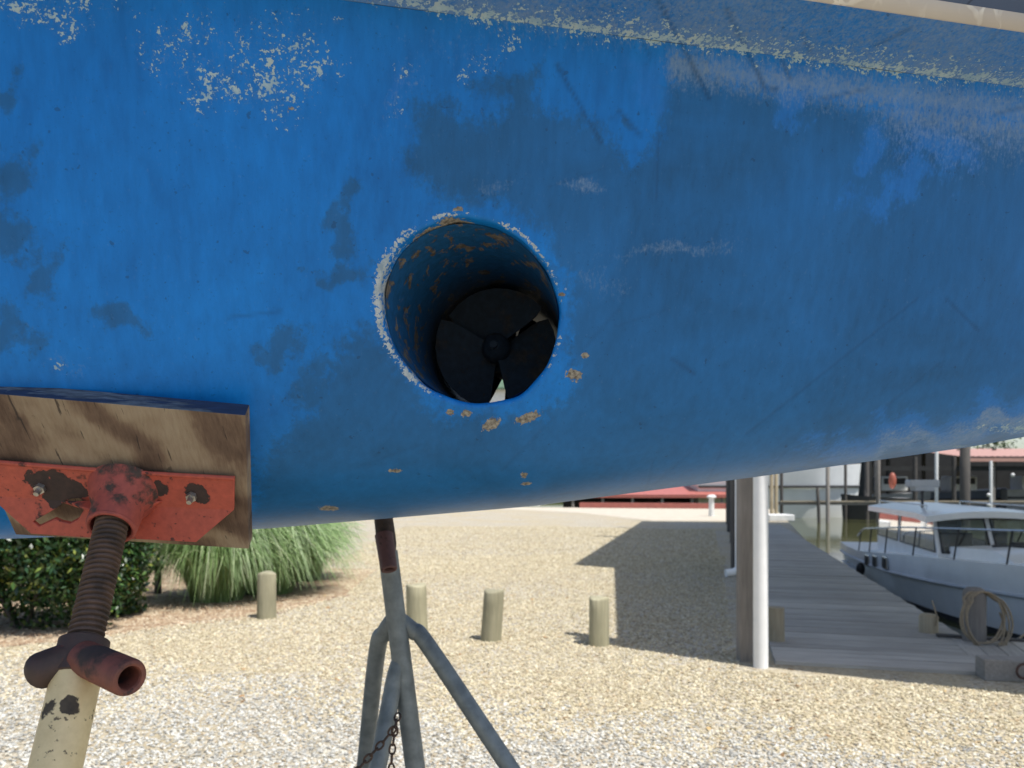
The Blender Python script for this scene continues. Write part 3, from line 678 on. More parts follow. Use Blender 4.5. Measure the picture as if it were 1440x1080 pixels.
# screw, socket
A0 = at(160, 725, .885); B0 = at(78, 1080, .735)
ax = (B0-A0).normalized()
def along(py, ):
    lo, hi = -1.0, 3.0
    for _ in range(50):
        s = (lo+hi)/2; p = A0+(B0-A0)*s
        if HZ-F*(p.z-CAMZ)/p.y < py: lo = s
        else: hi = s
    return A0+(B0-A0)*lo
sp0 = along(690); sp1 = along(928)
L_ = (sp1-sp0).length; r0 = .0172; nn = 24; pitch = .0061; turns = int(L_/pitch); b = MB(); vs = []; fs = []
ua = ax.orthogonal().normalized(); ub = ax.cross(ua)
prof = [(-.46, .0), (-.2, .0030), (.12, .0032), (.36, .0)]
NR = turns*4
for j in range(NR+1):
    tn, ph = divmod(j, 4)
    for k in range(nn):
        q = 2*math.pi*k/nn
        zz = (tn+prof[ph][0]+.5+k/nn)*pitch; rr_ = r0-.0025+prof[ph][1]
        vs.append(sp0+ax*zz+(ua*math.cos(q)+ub*math.sin(q))*rr_)
for j in range(NR):
    for k in range(nn):
        k2 = (k+1) % nn
        if k2 == 0:
            if j+4 > NR-4: continue
            fs.append((j*nn+k, (j+4)*nn, (j+5)*nn, (j+1)*nn+k))
        else: fs.append((j*nn+k, j*nn+k2, (j+1)*nn+k2, (j+1)*nn+k))
b.add(vs, fs); build(b, 'screw_thread', plain('thread_rust', (.135, .085, .062), (.05, .036, .029), 38, .7, .1, .3), near_stand, True, 0, 25)
s1 = along(741); sa = (ax+PN*1.5).normalized(); ro, ri = .0270, .0222
b = MB(); b.tube([s1-sa*.060, s1-sa*.040, s1-sa*.030, s1-sa*.004, s1], [ro+.016, ro+.0075, ro+.0015, ro, ro-.0012], 36, False)
b.tube([s1, s1-sa*.045], [ri, ri-.002], 36, False); b.tube([s1-sa*.0449, s1-sa*.045], [ri-.002, .001], 36, False)
b.ring(s1, sa, (ro+ri)/2-.0005, (ro-ri)/2+.0003, 36, 8)
build(b, 'socket', worn('flaking_red_socket', (.36, .075, .052), (.24, .05, .038), (.07, .05, .042), (.03, .022, .018), 36, .535, .6, .5, .04), near_stand, True, 0, 40)
b = MB(); b.tube([pl(*q)+PN*.005 for q in top], .0028, 8); build(b, 'top_lip', redm, near_stand, True)
for (ex, ey) in ((232, 700), (92, 700)):      # welded gussets either side of the socket
    e0 = pl(ex, ey)+PN*.008; c0 = s1-sa*.034+PN*.004; c1 = s1-sa*.012
    wv = (e0-c0).cross(c1-c0).normalized()*.006
    b = MB(); b.prism([e0-wv*.5, c0-wv*.5-PN*.01, c1-wv*.5], wv); build(b, 'gusset', redm, near_stand, False, .0015)
# handle nut with two bent arms
hm = worn('dark_handle', (.062, .034, .028), (.032, .021, .018), (.20, .055, .038), (.10, .03, .024), 24, .62, .6, .4, .04)
h0 = along(902); h1 = along(950); hc = (h0+h1)/2
b = MB(); b.tube([h0-ax*.002, h0, h1, h1+ax*.002], [.021, .0245, .0255, .022], 28); build(b, 'handle_nut', hm, near_stand, True, 0, 40)
side = Vector((1, 0, 0)) - ax*ax.x; side.normalize()
def arm(p_in, p_out, r, open_end):
    b = MB(); d = (p_out-p_in).normalized()
    if open_end:
        b.tube([p_in, p_out-d*.002, p_out], [r*.95, r, r*.96], 28, False)
        b.tube([p_out, p_out-d*.05], [r*.62, r*.60], 28, False)
        b.ring(p_out, d, r*.79, r*.185, 28, 8)
        b.tube([p_out-d*.049, p_out-d*.05], [r*.61, .0005], 28, False)
    else:
        b.tube([p_in, p_in+(p_out-p_in)*.5]+[p_out-d*r*.8*(1-math.sin(q)) for q in (0, .35, .7, 1.05, 1.3, 1.5)], [r*.95, r]+[r*math.cos(q) for q in (0, .35, .7, 1.05, 1.3, 1.5)], 28)
    return b
yh = hc.y
build(arm(at(118, 925, yh-.012), at(172, 947, yh-.052)+Vector((.006, 0, -.004)), .0185, True), 'handle_arm', worn('worn_red_handle', (.20, .062, .042), (.12, .042, .032), (.045, .032, .03), (.025, .02, .02), 26, .52, .6, .4, .05), near_stand, True, 0, 40)
build(arm(at(112, 922, yh-.004), at(35, 952, yh-.030), .0185, False), 'handle_arm', hm, near_stand, True, 0, 40)
# cream tube running down to the stand's feet
tA, tB = along(990), along(1082)
cream = worn('cream_paint', (.74, .60, .335), (.63, .50, .27), (.085, .066, .042), (.035, .028, .02), 26, .66, .45, .35, .012,
             spots=[(*(tA+Vector((-.006, -.022, 0))-near_stand.location), .0115), (*(tA+Vector((.010, -.021, .002))-near_stand.location), .0105), (*(tB+Vector((-.004, -.022, -.012))-near_stand.location), .014)])
e1 = h1+ax*((.42-h1.z)/ax.z)
b = MB(); b.tube([h1-ax*.003, h1+ax*.002, e1], [.0228, .0234, .0234], 32); build(b, 'tube', cream, near_stand, True, 0, 40)
pr = []
for k in range(3):
    q = R(-100+120*k); foot = Vector((e1.x+.42*math.cos(q), e1.y+.06+.42*math.sin(q), .02)); s_ = h1+(e1-h1)*.45
    b = MB(); b.tube([s_, s_+(foot-s_)*.18+Vector((math.cos(q), math.sin(q), 0))*.06, foot], .019, 16)
    b.tube([foot-Vector((0,0,.02)), foot], .05, 20)
    build(b, 'leg', cream, near_stand, True, 0, 40)

# ------------------------------------------------------------------ far galvanised stand
fs_y = 1.86
far_stand = thing('jack_stand', (-.25, fs_y, 0), 'grey galvanised tripod boat stand with chain behind the blue hull', 'boat stand', 'stands propping up the blue hull')
p0 = at(541, 742, fs_y); p1 = at(584, 1080, fs_y-.03); d = (p1-p0); 
pe = p1+d*((.30-p1.z)/d.z)
b = MB(); b.tube([p0+d*.10, pe], .0238, 24); build(b, 'tube', M['galv'], far_stand, True, 0, 40)
b = MB(); b.tube([p0-d*.05, p0+d*.02, p0+d*.07, p0+d*.10], [.0225, .0235, .0235, .020], 24); build(b, 'collar', M['rust_dark'], far_stand, True, 0, 40)
up = p0-d*.05; hp2 = Vector((-.355, 1.775, 1.52))
b = MB(); b.tube([up, hp2], .016, 16); build(b, 'screw_thread', M['rust_brown'], far_stand, True)
n2 = Vector((.05, .75, -.66)).normalized()
Mx = n2.to_track_quat('Z', 'X').to_matrix()
b = MB(); b.box(hp2-n2*.014, (.30, .30, .02), Mx); build(b, 'plywood_pad', M['tan_timber'], far_stand)
b = MB(); r_ = .0195; a_ = at(540, 752, fs_y-.035); c_ = at(547, 800, fs_y-.075); dd = (c_-a_).normalized()
b.tube([a_, c_], [.022, r_], 24, False); b.ring(c_, dd, r_*.8, r_*.2, 24, 8); b.tube([c_, c_-dd*.04], [r_*.62, r_*.6], 24, False); b.tube([c_-dd*.039, c_-dd*.04], [r_*.61, .0004], 24, False)
build(b, 'handle_arm', worn('purple_rust_handle', (.12, .055, .05), (.08, .04, .037), (.05, .03, .028), (.03, .02, .02), 25, .6, .6, .3, .05), far_stand, True, 0, 40)
def leg(pts, r=.0205):
    P_ = [Vector(p) for p in pts]; out = []
    for i in range(len(P_)-1):     # smooth bends
        for s in range(8):
            t = s/8; a = P_[max(i-1, 0)]; b_, c = P_[i], P_[i+1]; e = P_[min(i+2, len(P_)-1)]
            out.append(.5*((2*b_)+(c-a)*t+(2*a-5*b_+4*c-e)*t*t+(3*b_-a-3*c+e)*t**3))
    out.append(P_[-1]); b = MB(); b.tube(out, r, 18); f = P_[-1]; b.tube([f-Vector((0, 0, .015)), f+Vector((0, 0, .01))], .045, 18)
    build(b, 'leg', M['galv'], far_stand, True, 0, 50)
g = lambda x, y, Y: at(x, y, Y)
def footed(a, b_):      # carry the last stretch on to the ground
    dd = b_-a; return b_+dd*((.015-b_.z)/dd.z)
l1 = [g(562, 872, fs_y), g(582, 888, fs_y), g(602, 908, fs_y-.01), g(725, 1092, fs_y-.10)]
leg(l1+[footed(l1[2], l1[3])])
l2 = [g(556, 868, fs_y), g(541, 890, fs_y+.02), g(530, 918, fs_y+.05), g(512, 1085, fs_y+.20)]
leg(l2+[footed(l2[2], l2[3])], .0215)
l3 = [g(566, 920, fs_y-.012), g(556, 950, fs_y-.03), g(549, 985, fs_y-.05), g(530, 1085, fs_y-.12)]
leg(l3+[footed(l3[2], l3[3])], .0205)
def chain(pts, wl=.0118, wr=.0024):
    pos = []
    for a, c in zip(pts[:-1], pts[1:]):
        n = max(1, round((c-a).length/.021)); pos += [(a+(c-a)*((i+.5)/n), (c-a).normalized()) for i in range(n)]
    for i, (p, t) in enumerate(pos):
        u = t; w_ = t.cross(Vector((0, 1, 0))).normalized(); ax_ = w_ if i % 2 else t.cross(w_)
        b = MB(); b.ring(p, ax_, wl, wr, 14, 6, u, 1.0, .55); build(b, 'chain_link', M['rust_chain'], far_stand, True)
cy_ = fs_y-.16
chain([g(560, 1004, cy_+.03), g(556, 1022, cy_), g(538, 1044, cy_), g(505, 1080, cy_), g(480, 1110, cy_)])
chain([g(556, 1022, cy_), g(551, 1060, cy_), g(549, 1130, cy_)])

# ------------------------------------------------------------------ short timber posts in the gravel
def post(px, ytop, ybase, wpx, lab, lean=0.0, seed=0):
    g0 = gnd(px, ybase); r = wpx/2/F*g0.y; h = (ybase-ytop)/F*g0.y
    b = MB(); rn = random.Random(seed); n = 20; vs = []
    zs = [-.08, 0, .1*h, .4*h, .75*h, h-.02, h-.006, h]; rs = [1.03, 1.03, 1.02, 1.0, .99, .985, .95, .86]
    ph = [rn.uniform(0, 6) for _ in range(4)]
    for z, q_ in zip(zs, rs):
        for k in range(n):
            a = 2*math.pi*k/n; rr_ = r*q_*(1+.025*math.sin(3*a+ph[0])+.02*math.sin(5*a+ph[1]+z*2))
            vs.append((g0.x+rr_*math.cos(a)+lean*z, g0.y+rr_*math.sin(a), z+(.010*math.sin(2*a+ph[2]) if z > h-.01 else 0)))
    m = len(zs)
    b.add(vs, [(i*n+k, i*n+(k+1) % n, (i+1)*n+(k+1) % n, (i+1)*n+k) for i in range(m-1) for k in range(n)]+[tuple(range((m-1)*n, m*n))])
    o = build(b, 'timber_post', M['timber'], None, True, 0, 50)
    return tag(o, lab, 'post', 'short timber posts in the gravel')
post(374.5, 805, 869, 26, 'short round timber post standing in front of the green grass clump', 0, 1)
pk = post(587, 822, 889, 29, 'short round timber post half hidden by the grey tripod stand', -.03, 2)
post(690, 830, 900, 29, 'short leaning timber post between the tripod stand and the roof shadow', .07, 3)
post(842, 840, 907, 28, 'short timber post just beside the edge of the roof shadow', 0, 4)

# ------------------------------------------------------------------ planting on the left
def leaf_mat(name, stops, rough=.35, tr=.0):
    t = NT(name); a = t.node('ShaderNodeAttribute'); a.attribute_name = 'tone'
    t.fin(t.ramp(a.outputs['Fac'], stops), rough, 0, .5)
    if tr:
        t.b.inputs['Subsurface Weight'].default_value = 0
        tl_ = t.node('ShaderNodeBsdfTranslucent'); mx = t.node('ShaderNodeMixShader'); mx.inputs[0].default_value = tr
        t.L(t.ramp(a.outputs['Fac'], [(p, tuple(min(1, x*1.3) for x in c)) for p, c in stops]), tl_.inputs[0]); out = t.t.nodes['Material Output']
        t.L(t.b.outputs[0], mx.inputs[1]); t.L(tl_.outputs[0], mx.inputs[2]); t.L(mx.outputs[0], out.inputs[0])
    return t.m
def leaves(name, C, Rr, n, size, mat, parent=None, lumps=9, seed=0, shell=.55):
    rg = np.random.default_rng(seed); C = np.array(C, float); Rr = np.array(Rr, float)
    # clumps spread through the crown
    lc = rg.normal(size=(lumps, 3)); lc /= np.linalg.norm(lc, axis=1)[:, None]; lc *= rg.uniform(.35, .8, (lumps, 1)); lr = rg.uniform(.28, .5, lumps)
    which = rg.integers(0, lumps, n); dirs = rg.normal(size=(n, 3)); dirs /= np.linalg.norm(dirs, axis=1)[:, None]
    rad = rg.uniform(shell, 1, n)**.7
    p = (lc[which]+dirs*(lr[which]*rad)[:, None])*Rr+C
    p[:, 2] = np.maximum(p[:, 2], .03)
    nrm = dirs*.6+rg.normal(size=(n, 3))*.6+np.array([0, 0, .45]); nrm /= np.linalg.norm(nrm, axis=1)[:, None]
    tx = np.cross(nrm, rg.normal(size=(n, 3))); tx /= np.linalg.norm(tx, axis=1)[:, None]; ty = np.cross(nrm, tx)
    s = size*rg.uniform(.6, 1.3, n)[:, None]
    v = np.stack([p-tx*s, p-tx*s*.2+ty*s*.42+nrm*s*.1, p+tx*s, p-tx*s*.2-ty*s*.42+nrm*s*.1], 1).reshape(-1, 3)
    L = root_loc(parent); o = np_mesh(name, v-np.array(L), np.arange(4*n).reshape(n, 4), mat, parent, False)
    tone = np.clip(rg.normal(.42, .24, n), 0, 1); tone[rg.random(n) < .07] = 1.0
    fattr(o, 'tone', np.repeat(tone, 4)); return o
shrub_m = leaf_mat('glossy_shrub_leaf', [(0, (.012, .035, .010)), (.45, (.026, .066, .018)), (.8, (.06, .12, .022)), (1, (.20, .23, .04))], .3)
stem_m = M['dark_timber']
def shrub(x, y, rx, ry, h, lab, n, seed):
    t = thing('shrub', (x, y, 0), lab, 'shrub', 'glossy shrubs at the left of the gravel')
    leaves('foliage', (x, y, h*.45), (rx*1.05, ry*1.05, h*.56), n, .034, shrub_m, t, 34, seed, .25)
    rn = random.Random(seed); 
    for k in range(6):
        a = rn.uniform(0, 6.28); b = MB(); b.tube([(x+.05*math.cos(a), y+.05*math.sin(a), 0), (x+rx*.3*math.cos(a), y+ry*.3*math.sin(a), h*.35), (x+rx*.6*math.cos(a), y+ry*.6*math.sin(a), h*.75)], [.022, .016, .006], 7)
        build(b, 'stem', stem_m, t, True)
shrub(-4.75, 7.45, 1.15, .8, 1.8, 'broad dark green glossy shrub at the far left behind the cream stand', 22000, 11)
shrub(-4.32, 8.1, .62, .6, 1.6, 'narrower dark glossy shrub seen just right of the rusty screw', 12000, 12)
shrub(-5.6, 9.8, 1.4, 1.0, 2.0, 'tall dark glossy shrub at the back of the planting bed', 9000, 13)
# ornamental grass
def grass(x, y, h, spr, n, lab, seed):
    rg = np.random.default_rng(seed); S_ = 8
    a = rg.uniform(0, 2*math.pi, n); r0_ = rg.uniform(0, .30, n); out = spr*rg.uniform(.2, 1.15, n); hh = h*rg.uniform(.55, 1.05, n)
    droop = rg.uniform(.25, 1.2, n); w = rg.uniform(.005, .0125, n); u = np.linspace(0, 1, S_)
    rad = r0_[:, None]+out[:, None]*(u[None]**1.15); z = hh[:, None]*(np.sin(u[None]*(math.pi/2)*(1+droop[:, None]*.75)))
    aw = a[:, None]+rg.normal(0, .15, n)[:, None]*u[None]
    cx, cy_ = x+rad*np.cos(aw), y+rad*np.sin(aw)
    ww = w[:, None]*(1-u[None]**2*.9); px_, py_ = -np.sin(aw), np.cos(aw)
    Lf = np.stack([cx-px_*ww, cy_-py_*ww, z], -1); Rt = np.stack([cx+px_*ww, cy_+py_*ww, z+.003], -1)
    v = np.stack([Lf, Rt], 2).reshape(n, S_*2, 3); f = np.stack([np.arange(0, 2*S_-2, 2), np.arange(1, 2*S_-2, 2), np.arange(3, 2*S_, 2), np.arange(2, 2*S_, 2)], -1)
    F_ = (f[None]+(np.arange(n)*2*S_)[:, None, None]).reshape(-1, 4)
    o = np_mesh('ornamental_grass', v.reshape(-1, 3)-np.array([x, y, 0]), F_, grass_m); o.location = (x, y, 0)
    fattr(o, 'tone', np.repeat(np.clip(rg.normal(.5, .3, n), 0, 1), 2*S_)); return tag(o, lab, 'grass clump', 'arching grass clumps beside the gravel')
grass_m = leaf_mat('pale_grass_blade', [(0, (.10, .15, .05)), (.4, (.19, .30, .11)), (.75, (.28, .41, .17)), (1, (.48, .54, .33))], .45, .35)
grass(-3.55, 9.25, 1.05, .85, 3400, 'arching pale green grass clump directly below the plywood pad corner', 21)
grass(-3.12, 9.85, 1.0, .85, 3400, 'arching pale green grass clump behind the leftmost short post', 22)
grass(-3.1, 11.2, .95, .8, 1800, 'rearmost arching grass clump under the blue hull edge', 23)
# dark round garden light
q = gnd(222, 835); gl = thing('garden_light', q, 'small dark round garden light between shrub and grass', 'garden light')
b = MB(); b.tube([q, q+Vector((0, 0, .30))], [.045, .04], 14); build(b, 'light_post', M['black'], gl, True, 0, 40)
b = MB(); b.sphere(q+Vector((0, 0, .36)), .085, 18, 12, (1, 1, .9)); build(b, 'globe', plain('smoked_globe', (.03, .03, .034), (.02, .02, .022), 5, .15), gl, True)

# ------------------------------------------------------------------ dock
DD = Vector((.262, 1.0, 0)).normalized()      # dock runs this way
DP = Vector((DD.y, -DD.x, 0))
dock = thing('wooden_dock', (2.7, 6.4, 0), 'grey plank dock in shade beside the white cabin boat', 'dock')
org = Vector((2.06, 6.0, 0)); zt = .025
def plank(parent, c, L, W, T, ang, mat, mesh=[None]):
    b = MB(); b.box((0, 0, 0), (L, W, T)); me = b
    o = build(me, 'plank', mat); o.location = c-root_loc(parent); o.rotation_euler = (random.gauss(0, .002), random.gauss(0, .002), ang); o.parent = parent
    return o
pw = .142; W0 = 1.66; np_ = 0; first = None
angD = math.atan2(DP.y, DP.x)
s = .02
while s < 21.0:
    c = org+DD*s+DP*(W0/2+.02+random.gauss(0, .004)); c.z = zt-.018+random.gauss(0, .0018)
    if first is None: first = plank(dock, c, W0+.05, pw-.008, .036, angD, M['plank']); first['_'] = 0; del first['_']
    else:
        o = first.copy(); COL.objects.link(o); o.location = c-dock.location; o.rotation_euler = (random.gauss(0, .003), random.gauss(0, .002), angD+random.gauss(0, .002)); o.parent = dock
    s += pw
b = MB()
for off in (.10, W0-.06):
    c = org+DD*10.55+DP*off; b.box((c.x, c.y, -.14), (.06, 20.8, .24), Matrix.Rotation(-math.atan2(DD.x, DD.y), 3, 'Z'))
build(b, 'stringer', M['grey_timber'], dock)
# boards that run along the bulkhead to the right
walk = thing('bulkhead_walkway', (5.0, 6.0, 0), 'grey boards running along the water edge at the dock corner', 'walkway')
wd = Vector((.94, -.35, 0)).normalized(); wp = Vector((.35, .94, 0)).normalized()
A_ = Vector((3.46, 5.66, zt+.004)); wang = math.atan2(wp.y, wp.x)
firstw = None
for i in range(42):
    c = A_+wd*(.152*i+.08)+wp*.62; c.z = zt-.014+random.gauss(0, .0015)
    if firstw is None: firstw = plank(walk, c, 1.24, .145, .036, wang, M['plank'])
    else:
        o = firstw.copy(); COL.objects.link(o); o.location = c-walk.location; o.rotation_euler = (random.gauss(0, .003), random.gauss(0, .002), wang+random.gauss(0, .003)); o.parent = walk
b = MB(); c = A_+wd*3.2+wp*1.28; b.box((c.x, c.y, -.55), (6.6, .08, 1.2), Matrix.Rotation(math.atan2(wd.y, wd.x), 3, 'Z')); build(b, 'bulkhead_board', M['dark_timber'], walk)
# sill beam at the right edge, with an iron ring
q = gnd(1440, 962); bt = thing('timber_step', q, 'brown timber beam lying on gravel at the right picture edge', 'beam')
b = MB(); b.box((q.x+.25, q.y+.10, .075), (.92, .16, .15), Matrix.Rotation(R(-9), 3, 'Z')); build(b, 'beam', M['plank_y'], bt, False, .006)
b = MB(); b.ring((q.x+.0, q.y-.0, .09), (0, -1, 0), .05, .009, 20, 8); build(b, 'iron_ring', M['rust_brown'], bt, True)

# ------------------------------------------------------------------ roofs over the dock (they throw the shade)
RA = 4.0; RB = 9.0
def shadow_up(x, y, z):
    k = z/SUN_DIR.z; return Vector((x+SUN_DIR.x*k, y+SUN_DIR.y*k, z))
can = thing('dock_roof', (1.9, 5.9, 0), 'open timber roof over the near end of the dock with white downpipes', 'roof')
edgeA = [gnd(877, 913), gnd(1060, 938), gnd(1440, 976)]
pa = [shadow_up(p.x, p.y+(.05, .05, -.05)[i], RA) for i, p in enumerate(edgeA)]
dirn = (pa[2]-pa[1]).normalized()
farA = shadow_up(gnd(882, 799).x, gnd(882, 797).y+1.1, RA)
polyA = pa+[pa[2]+Vector((5.5, -1.6, 0)), Vector((11.5, farA.y-.5, RA)), farA]
b = MB(); b.prism(polyA, (0, 0, .14)); build(b, 'roof_panel', M['white_paint'], can)
hiB = [gnd(810, 795), gnd(905, 733), gnd(960, 731)]
pb = [shadow_up(p.x, p.y, RB) for p in hiB]
shed = thing('dock_roof', (6, 20, 0), 'taller second roof over the far part of the dock and the cabin boat', 'roof')
polyB = [pb[0], pb[1], pb[1]+Vector((10.5, -1.5, 0)), Vector((14.2, pb[0].y-3.0, RB)), shadow_up(gnd(882, 800).x+.1, gnd(882, 800).y-.15, RB)]
b = MB(); b.prism(polyB, (0, 0, .16)); build(b, 'roof_panel', M['white_paint'], shed)
# posts and downpipes
def vpost(parent, px0, px1, pyb, ztop, mat, Y=None, round_=False, name='post'):
    Y = Y or F*CAMZ/(pyb-HZ); x0 = (px0-720)/F*Y; x1 = (px1-720)/F*Y; w_ = x1-x0
    b = MB()
    if round_: b.tube([((x0+x1)/2, Y, 0), ((x0+x1)/2, Y, ztop)], w_/2, 24)
    else: b.box(((x0+x1)/2, Y+w_/2, ztop/2-.2), (w_, w_, ztop+.4))
    return build(b, name, mat, parent, round_, 0 if round_ else .006, 40)
dp_ = vpost(can, 1059.5, 1080, 937, RA-.01, M['white_pvc'], 5.86, True, 'downpipe')
for zc in (.9,):
    pass
vpost(can, 1041, 1061, 931, RA-.01, M['grey_timber'], 6.02)
def far_pipe(pxc, pyb, wpx, parent, zt_):
    p = gnd(pxc, pyb); r = wpx/2/F*p.y
    b = MB(); b.tube([p+Vector((-.20, -.02, .055)), p+Vector((-.08, 0, .07)), p+Vector((-.01, 0, .11)), p+Vector((0, 0, .2)), p+Vector((0, 0, zt_))], r, 12); build(b, 'downpipe', M['white_pvc'], parent, True, 0, 50)
far_pipe(1039, 811, 11, can, RA)
far_pipe(1041, 764, 8, shed, RB)
vpost(can, 1031, 1044, 806, RA, M['dark_timber']); 
vpost(shed, 1029, 1039, 764, RB, M['dark_timber']); vpost(shed, 1024, 1031, 748, RB, M['dark_timber'])
vpost(shed, 1022, 1027, 737, RB, M['dark_timber'])
for x, y in ((8.8, 4.4), (11.2, 11.0)):
    b = MB(); b.box((x, y, RA/2-.4), (.14, .14, RA+.8)); build(b, 'post', M['dark_timber'], can)
for x, y in ((14.0, 10.5), (18.4, 25)):
    b = MB(); b.box((x, y, RB/2-.6), (.16, .16, RB+1.2)); build(b, 'post', M['dark_timber'], shed)
# tan board standing at the dock's left edge
q = gnd(1091, 905); b = MB(); b.tube([q, q+Vector((0, 0, .32))], [.075, .07], 16); tag(build(b, 'mooring_post', M['tan_timber'], None, True, 0, 50), 'tan timber stub post just right of the white downpipe', 'post')

# ------------------------------------------------------------------ pilings and rope
q = gnd(1370, 906); pile = thing('mooring_piling', q, 'weathered round-topped piling with a coil of rope hung on it', 'piling')
b = MB(); r_ = .093; h_ = .50
b.tube([q+Vector((0, 0, -.6)), q+Vector((0, 0, h_-.07)), q+Vector((0, 0, h_-.03)), q+Vector((0, 0, h_-.005)), q+Vector((0, 0, h_))], [r_, r_, r_*.9, r_*.6, r_*.2], 20); build(b, 'pile', M['grey_timber'], pile, True, 0, 50)
rc = thing('rope_coil', q+Vector((0, -.12, .3)), 'tan rope coil hanging over the round-topped piling', 'rope')
for k in range(5):
    b = MB(); n = 40; cx = .012*(k-2); rx = .185+.016*random.uniform(-1, 1); rz = .225+.02*random.uniform(-1, 1)
    pts = []
    for i in range(n+1):
        a = 2*math.pi*i/n; zz = .43-rz+rz*math.cos(a); yy = -.125-.02*(1-math.cos(a))-.008*k if zz < .36 else -.04-.06*(k/5)-.05*abs(math.sin(a))
        pts.append(q+Vector((cx+rx*math.sin(a)*(1+.08*math.sin(2*a+k)), yy, max(.012, zz+.04))))
    b.tube(pts, .0085, 8, False); build(b, 'rope_loop', M['rope'], rc, True)
b = MB(); b.tube([q+Vector((.14, -.13, .30)), q+Vector((.19, -.15, .12)), q+Vector((.17, -.17, .012)), q+Vector((.05, -.2, .01))], .008, 8); build(b, 'rope_end', M['rope'], rc, True)
q2_ = gnd(1304, 893); p2 = thing('mooring_piling', q2_, 'pale weathered short piling at the dock corner left of the rope piling', 'piling')
b = MB(); b.tube([q2_+Vector((0, 0, -.9)), q2_+Vector((.012, 0, .175)), q2_+Vector((.013, 0, .195))], [.085, .082, .06], 16); build(b, 'pile', M['tan_timber'], p2, True, 0, 50)
b = MB(); b.tube([q2_+Vector((.03, -.09, .10)), q2_+Vector((.045, -.085, .18)), q2_+Vector((.10, .1, .30))], .007, 8); build(b, 'rope_end', M['rope'], p2, True)
# mooring line
b = MB(); b.tube([gnd(1405, 915)+Vector((0, 0, .05)), at(1425, 903, 7.5), at(1450, 886, 9.5), at(1475, 860, 11.2)], .011, 8); tag(build(b, 'mooring_line', M['rope'], None, True), 'pale mooring line running from walkway up to the white boat', 'rope')

# ------------------------------------------------------------------ white cabin boat
wb = thing('cabin_boat', (9.3, 15.5, WZ), 'white cabin boat with railings moored beside the shaded plank dock', 'boat')
glass = NT('boat_glass'); glass.fin((.85, .92, .9), .02); glass.b.inputs['Transmission Weight'].default_value = .9; glass.b.inputs['IOR'].default_value = 1.25; glass = glass.m
BD = Vector((-.26, -1, 0)).normalized(); BN = Vector((BD.y, -BD.x, 0))     # towards the bow; towards the dock
BN = Vector((-.968, .2517, 0))
S0 = Vector((11.15, 22.7, 0)); BL = 11.9
def bp(t, o, z): return S0+BD*t+BN*o+Vector((0, 0, z))
def hb_(t): return float(np.interp(t, [0, 2, 5, 7, 8.5, 9.6, 10.6, 11.4, 11.9], [1.35, 1.5, 1.55, 1.5, 1.25, .95, .58, .25, .03]))
def sheer(t): return float(np.interp(t, [0, 4, 8, 11.9], [-.34, -.28, -.02, .14]))
tt_ = np.linspace(0, 11.9, 48)
def loft(name, lv, mat, both=True):
    b = MB(); n = len(tt_); m = len(lv)
    for sd in (1, -1):
        vs = [bp(t, sd*max(.01, hb_(t)*k(t)), z(t)) for t in tt_ for k, z in lv]
        b.add(vs, [(i*m+j, (i+1)*m+j, (i+1)*m+j+1, i*m+j+1) if sd > 0 else (i*m+j, i*m+j+1, (i+1)*m+j+1, (i+1)*m+j) for i in range(n-1) for j in range(m-1)])
    # transom
    vs = [bp(0, hb_(0)*k(0), z(0)) for k, z in lv]+[bp(0, -hb_(0)*k(0), z(0)) for k, z in lv][::-1]
    b.add(vs, [tuple(range(len(vs)))])
    return build(b, name, mat, wb, True, 0, 30)
rub = lambda t: WZ+.50+.02*t
loft('hull', [(lambda t: .72, lambda t: WZ-.3), (lambda t: .84-.02*max(0, t-7), lambda t: WZ+.02), (lambda t: .95, lambda t: rub(t)-.03), (lambda t: .985, lambda t: rub(t)+.03), (lambda t: 1.0, lambda t: sheer(t))], M['white_gel'])
loft('waterline_band', [(lambda t: .853-.02*max(0, t-7), lambda t: WZ-.05), (lambda t: .868-.02*max(0, t-7), lambda t: WZ+.10)], plain('dark_bottom_paint', (.03, .03, .035), (.02, .02, .022), 5))
b = MB()
for sd in (1, -1): b.tube([bp(t, sd*(hb_(t)*.985+.01), rub(t)) for t in tt_], .032, 8)
build(b, 'rub_rail', plain('grey_rub_rail', (.50, .51, .54), (.42, .43, .46), 5, .4), wb, True)
# decks
def deck(name, t0, t1, zoff, mat, k=.985):
    b = MB(); tl_ = np.linspace(t0, t1, 20); vs = []
    for t in tl_: vs += [bp(t, hb_(t)*k, sheer(t)+zoff), bp(t, 0, sheer(t)+zoff+.05), bp(t, -hb_(t)*k, sheer(t)+zoff)]
    b.add(vs, [(3*i+j, 3*i+j+1, 3*i+3+j+1, 3*i+3+j) for i in range(19) for j in range(2)]); return build(b, name, mat, wb, True)
deck('foredeck', 3.6, 11.85, -.01, M['white_gel'])
deck('cockpit_floor', 0.05, 3.6, -.55, M['white_paint'])
# trunk cabin forward of the windscreen
b = MB(); vs = []
tr_t = np.linspace(8.5, 10.7, 10)
for t in tr_t:
    w_ = hb_(t)*.66; z0 = sheer(t)+.0; zt_ = z0+.20*min(1, (10.75-t)/.6)
    vs += [bp(t, w_, z0), bp(t, w_*.92, zt_), bp(t, 0, zt_+.04), bp(t, -w_*.92, zt_), bp(t, -w_, z0)]
b.add(vs, [(5*i+j, 5*i+j+1, 5*i+5+j+1, 5*i+5+j) for i in range(9) for j in range(4)]+[(45, 46, 47, 48, 49)]); build(b, 'trunk_cabin', M['white_gel'], wb, True, 0, 30)
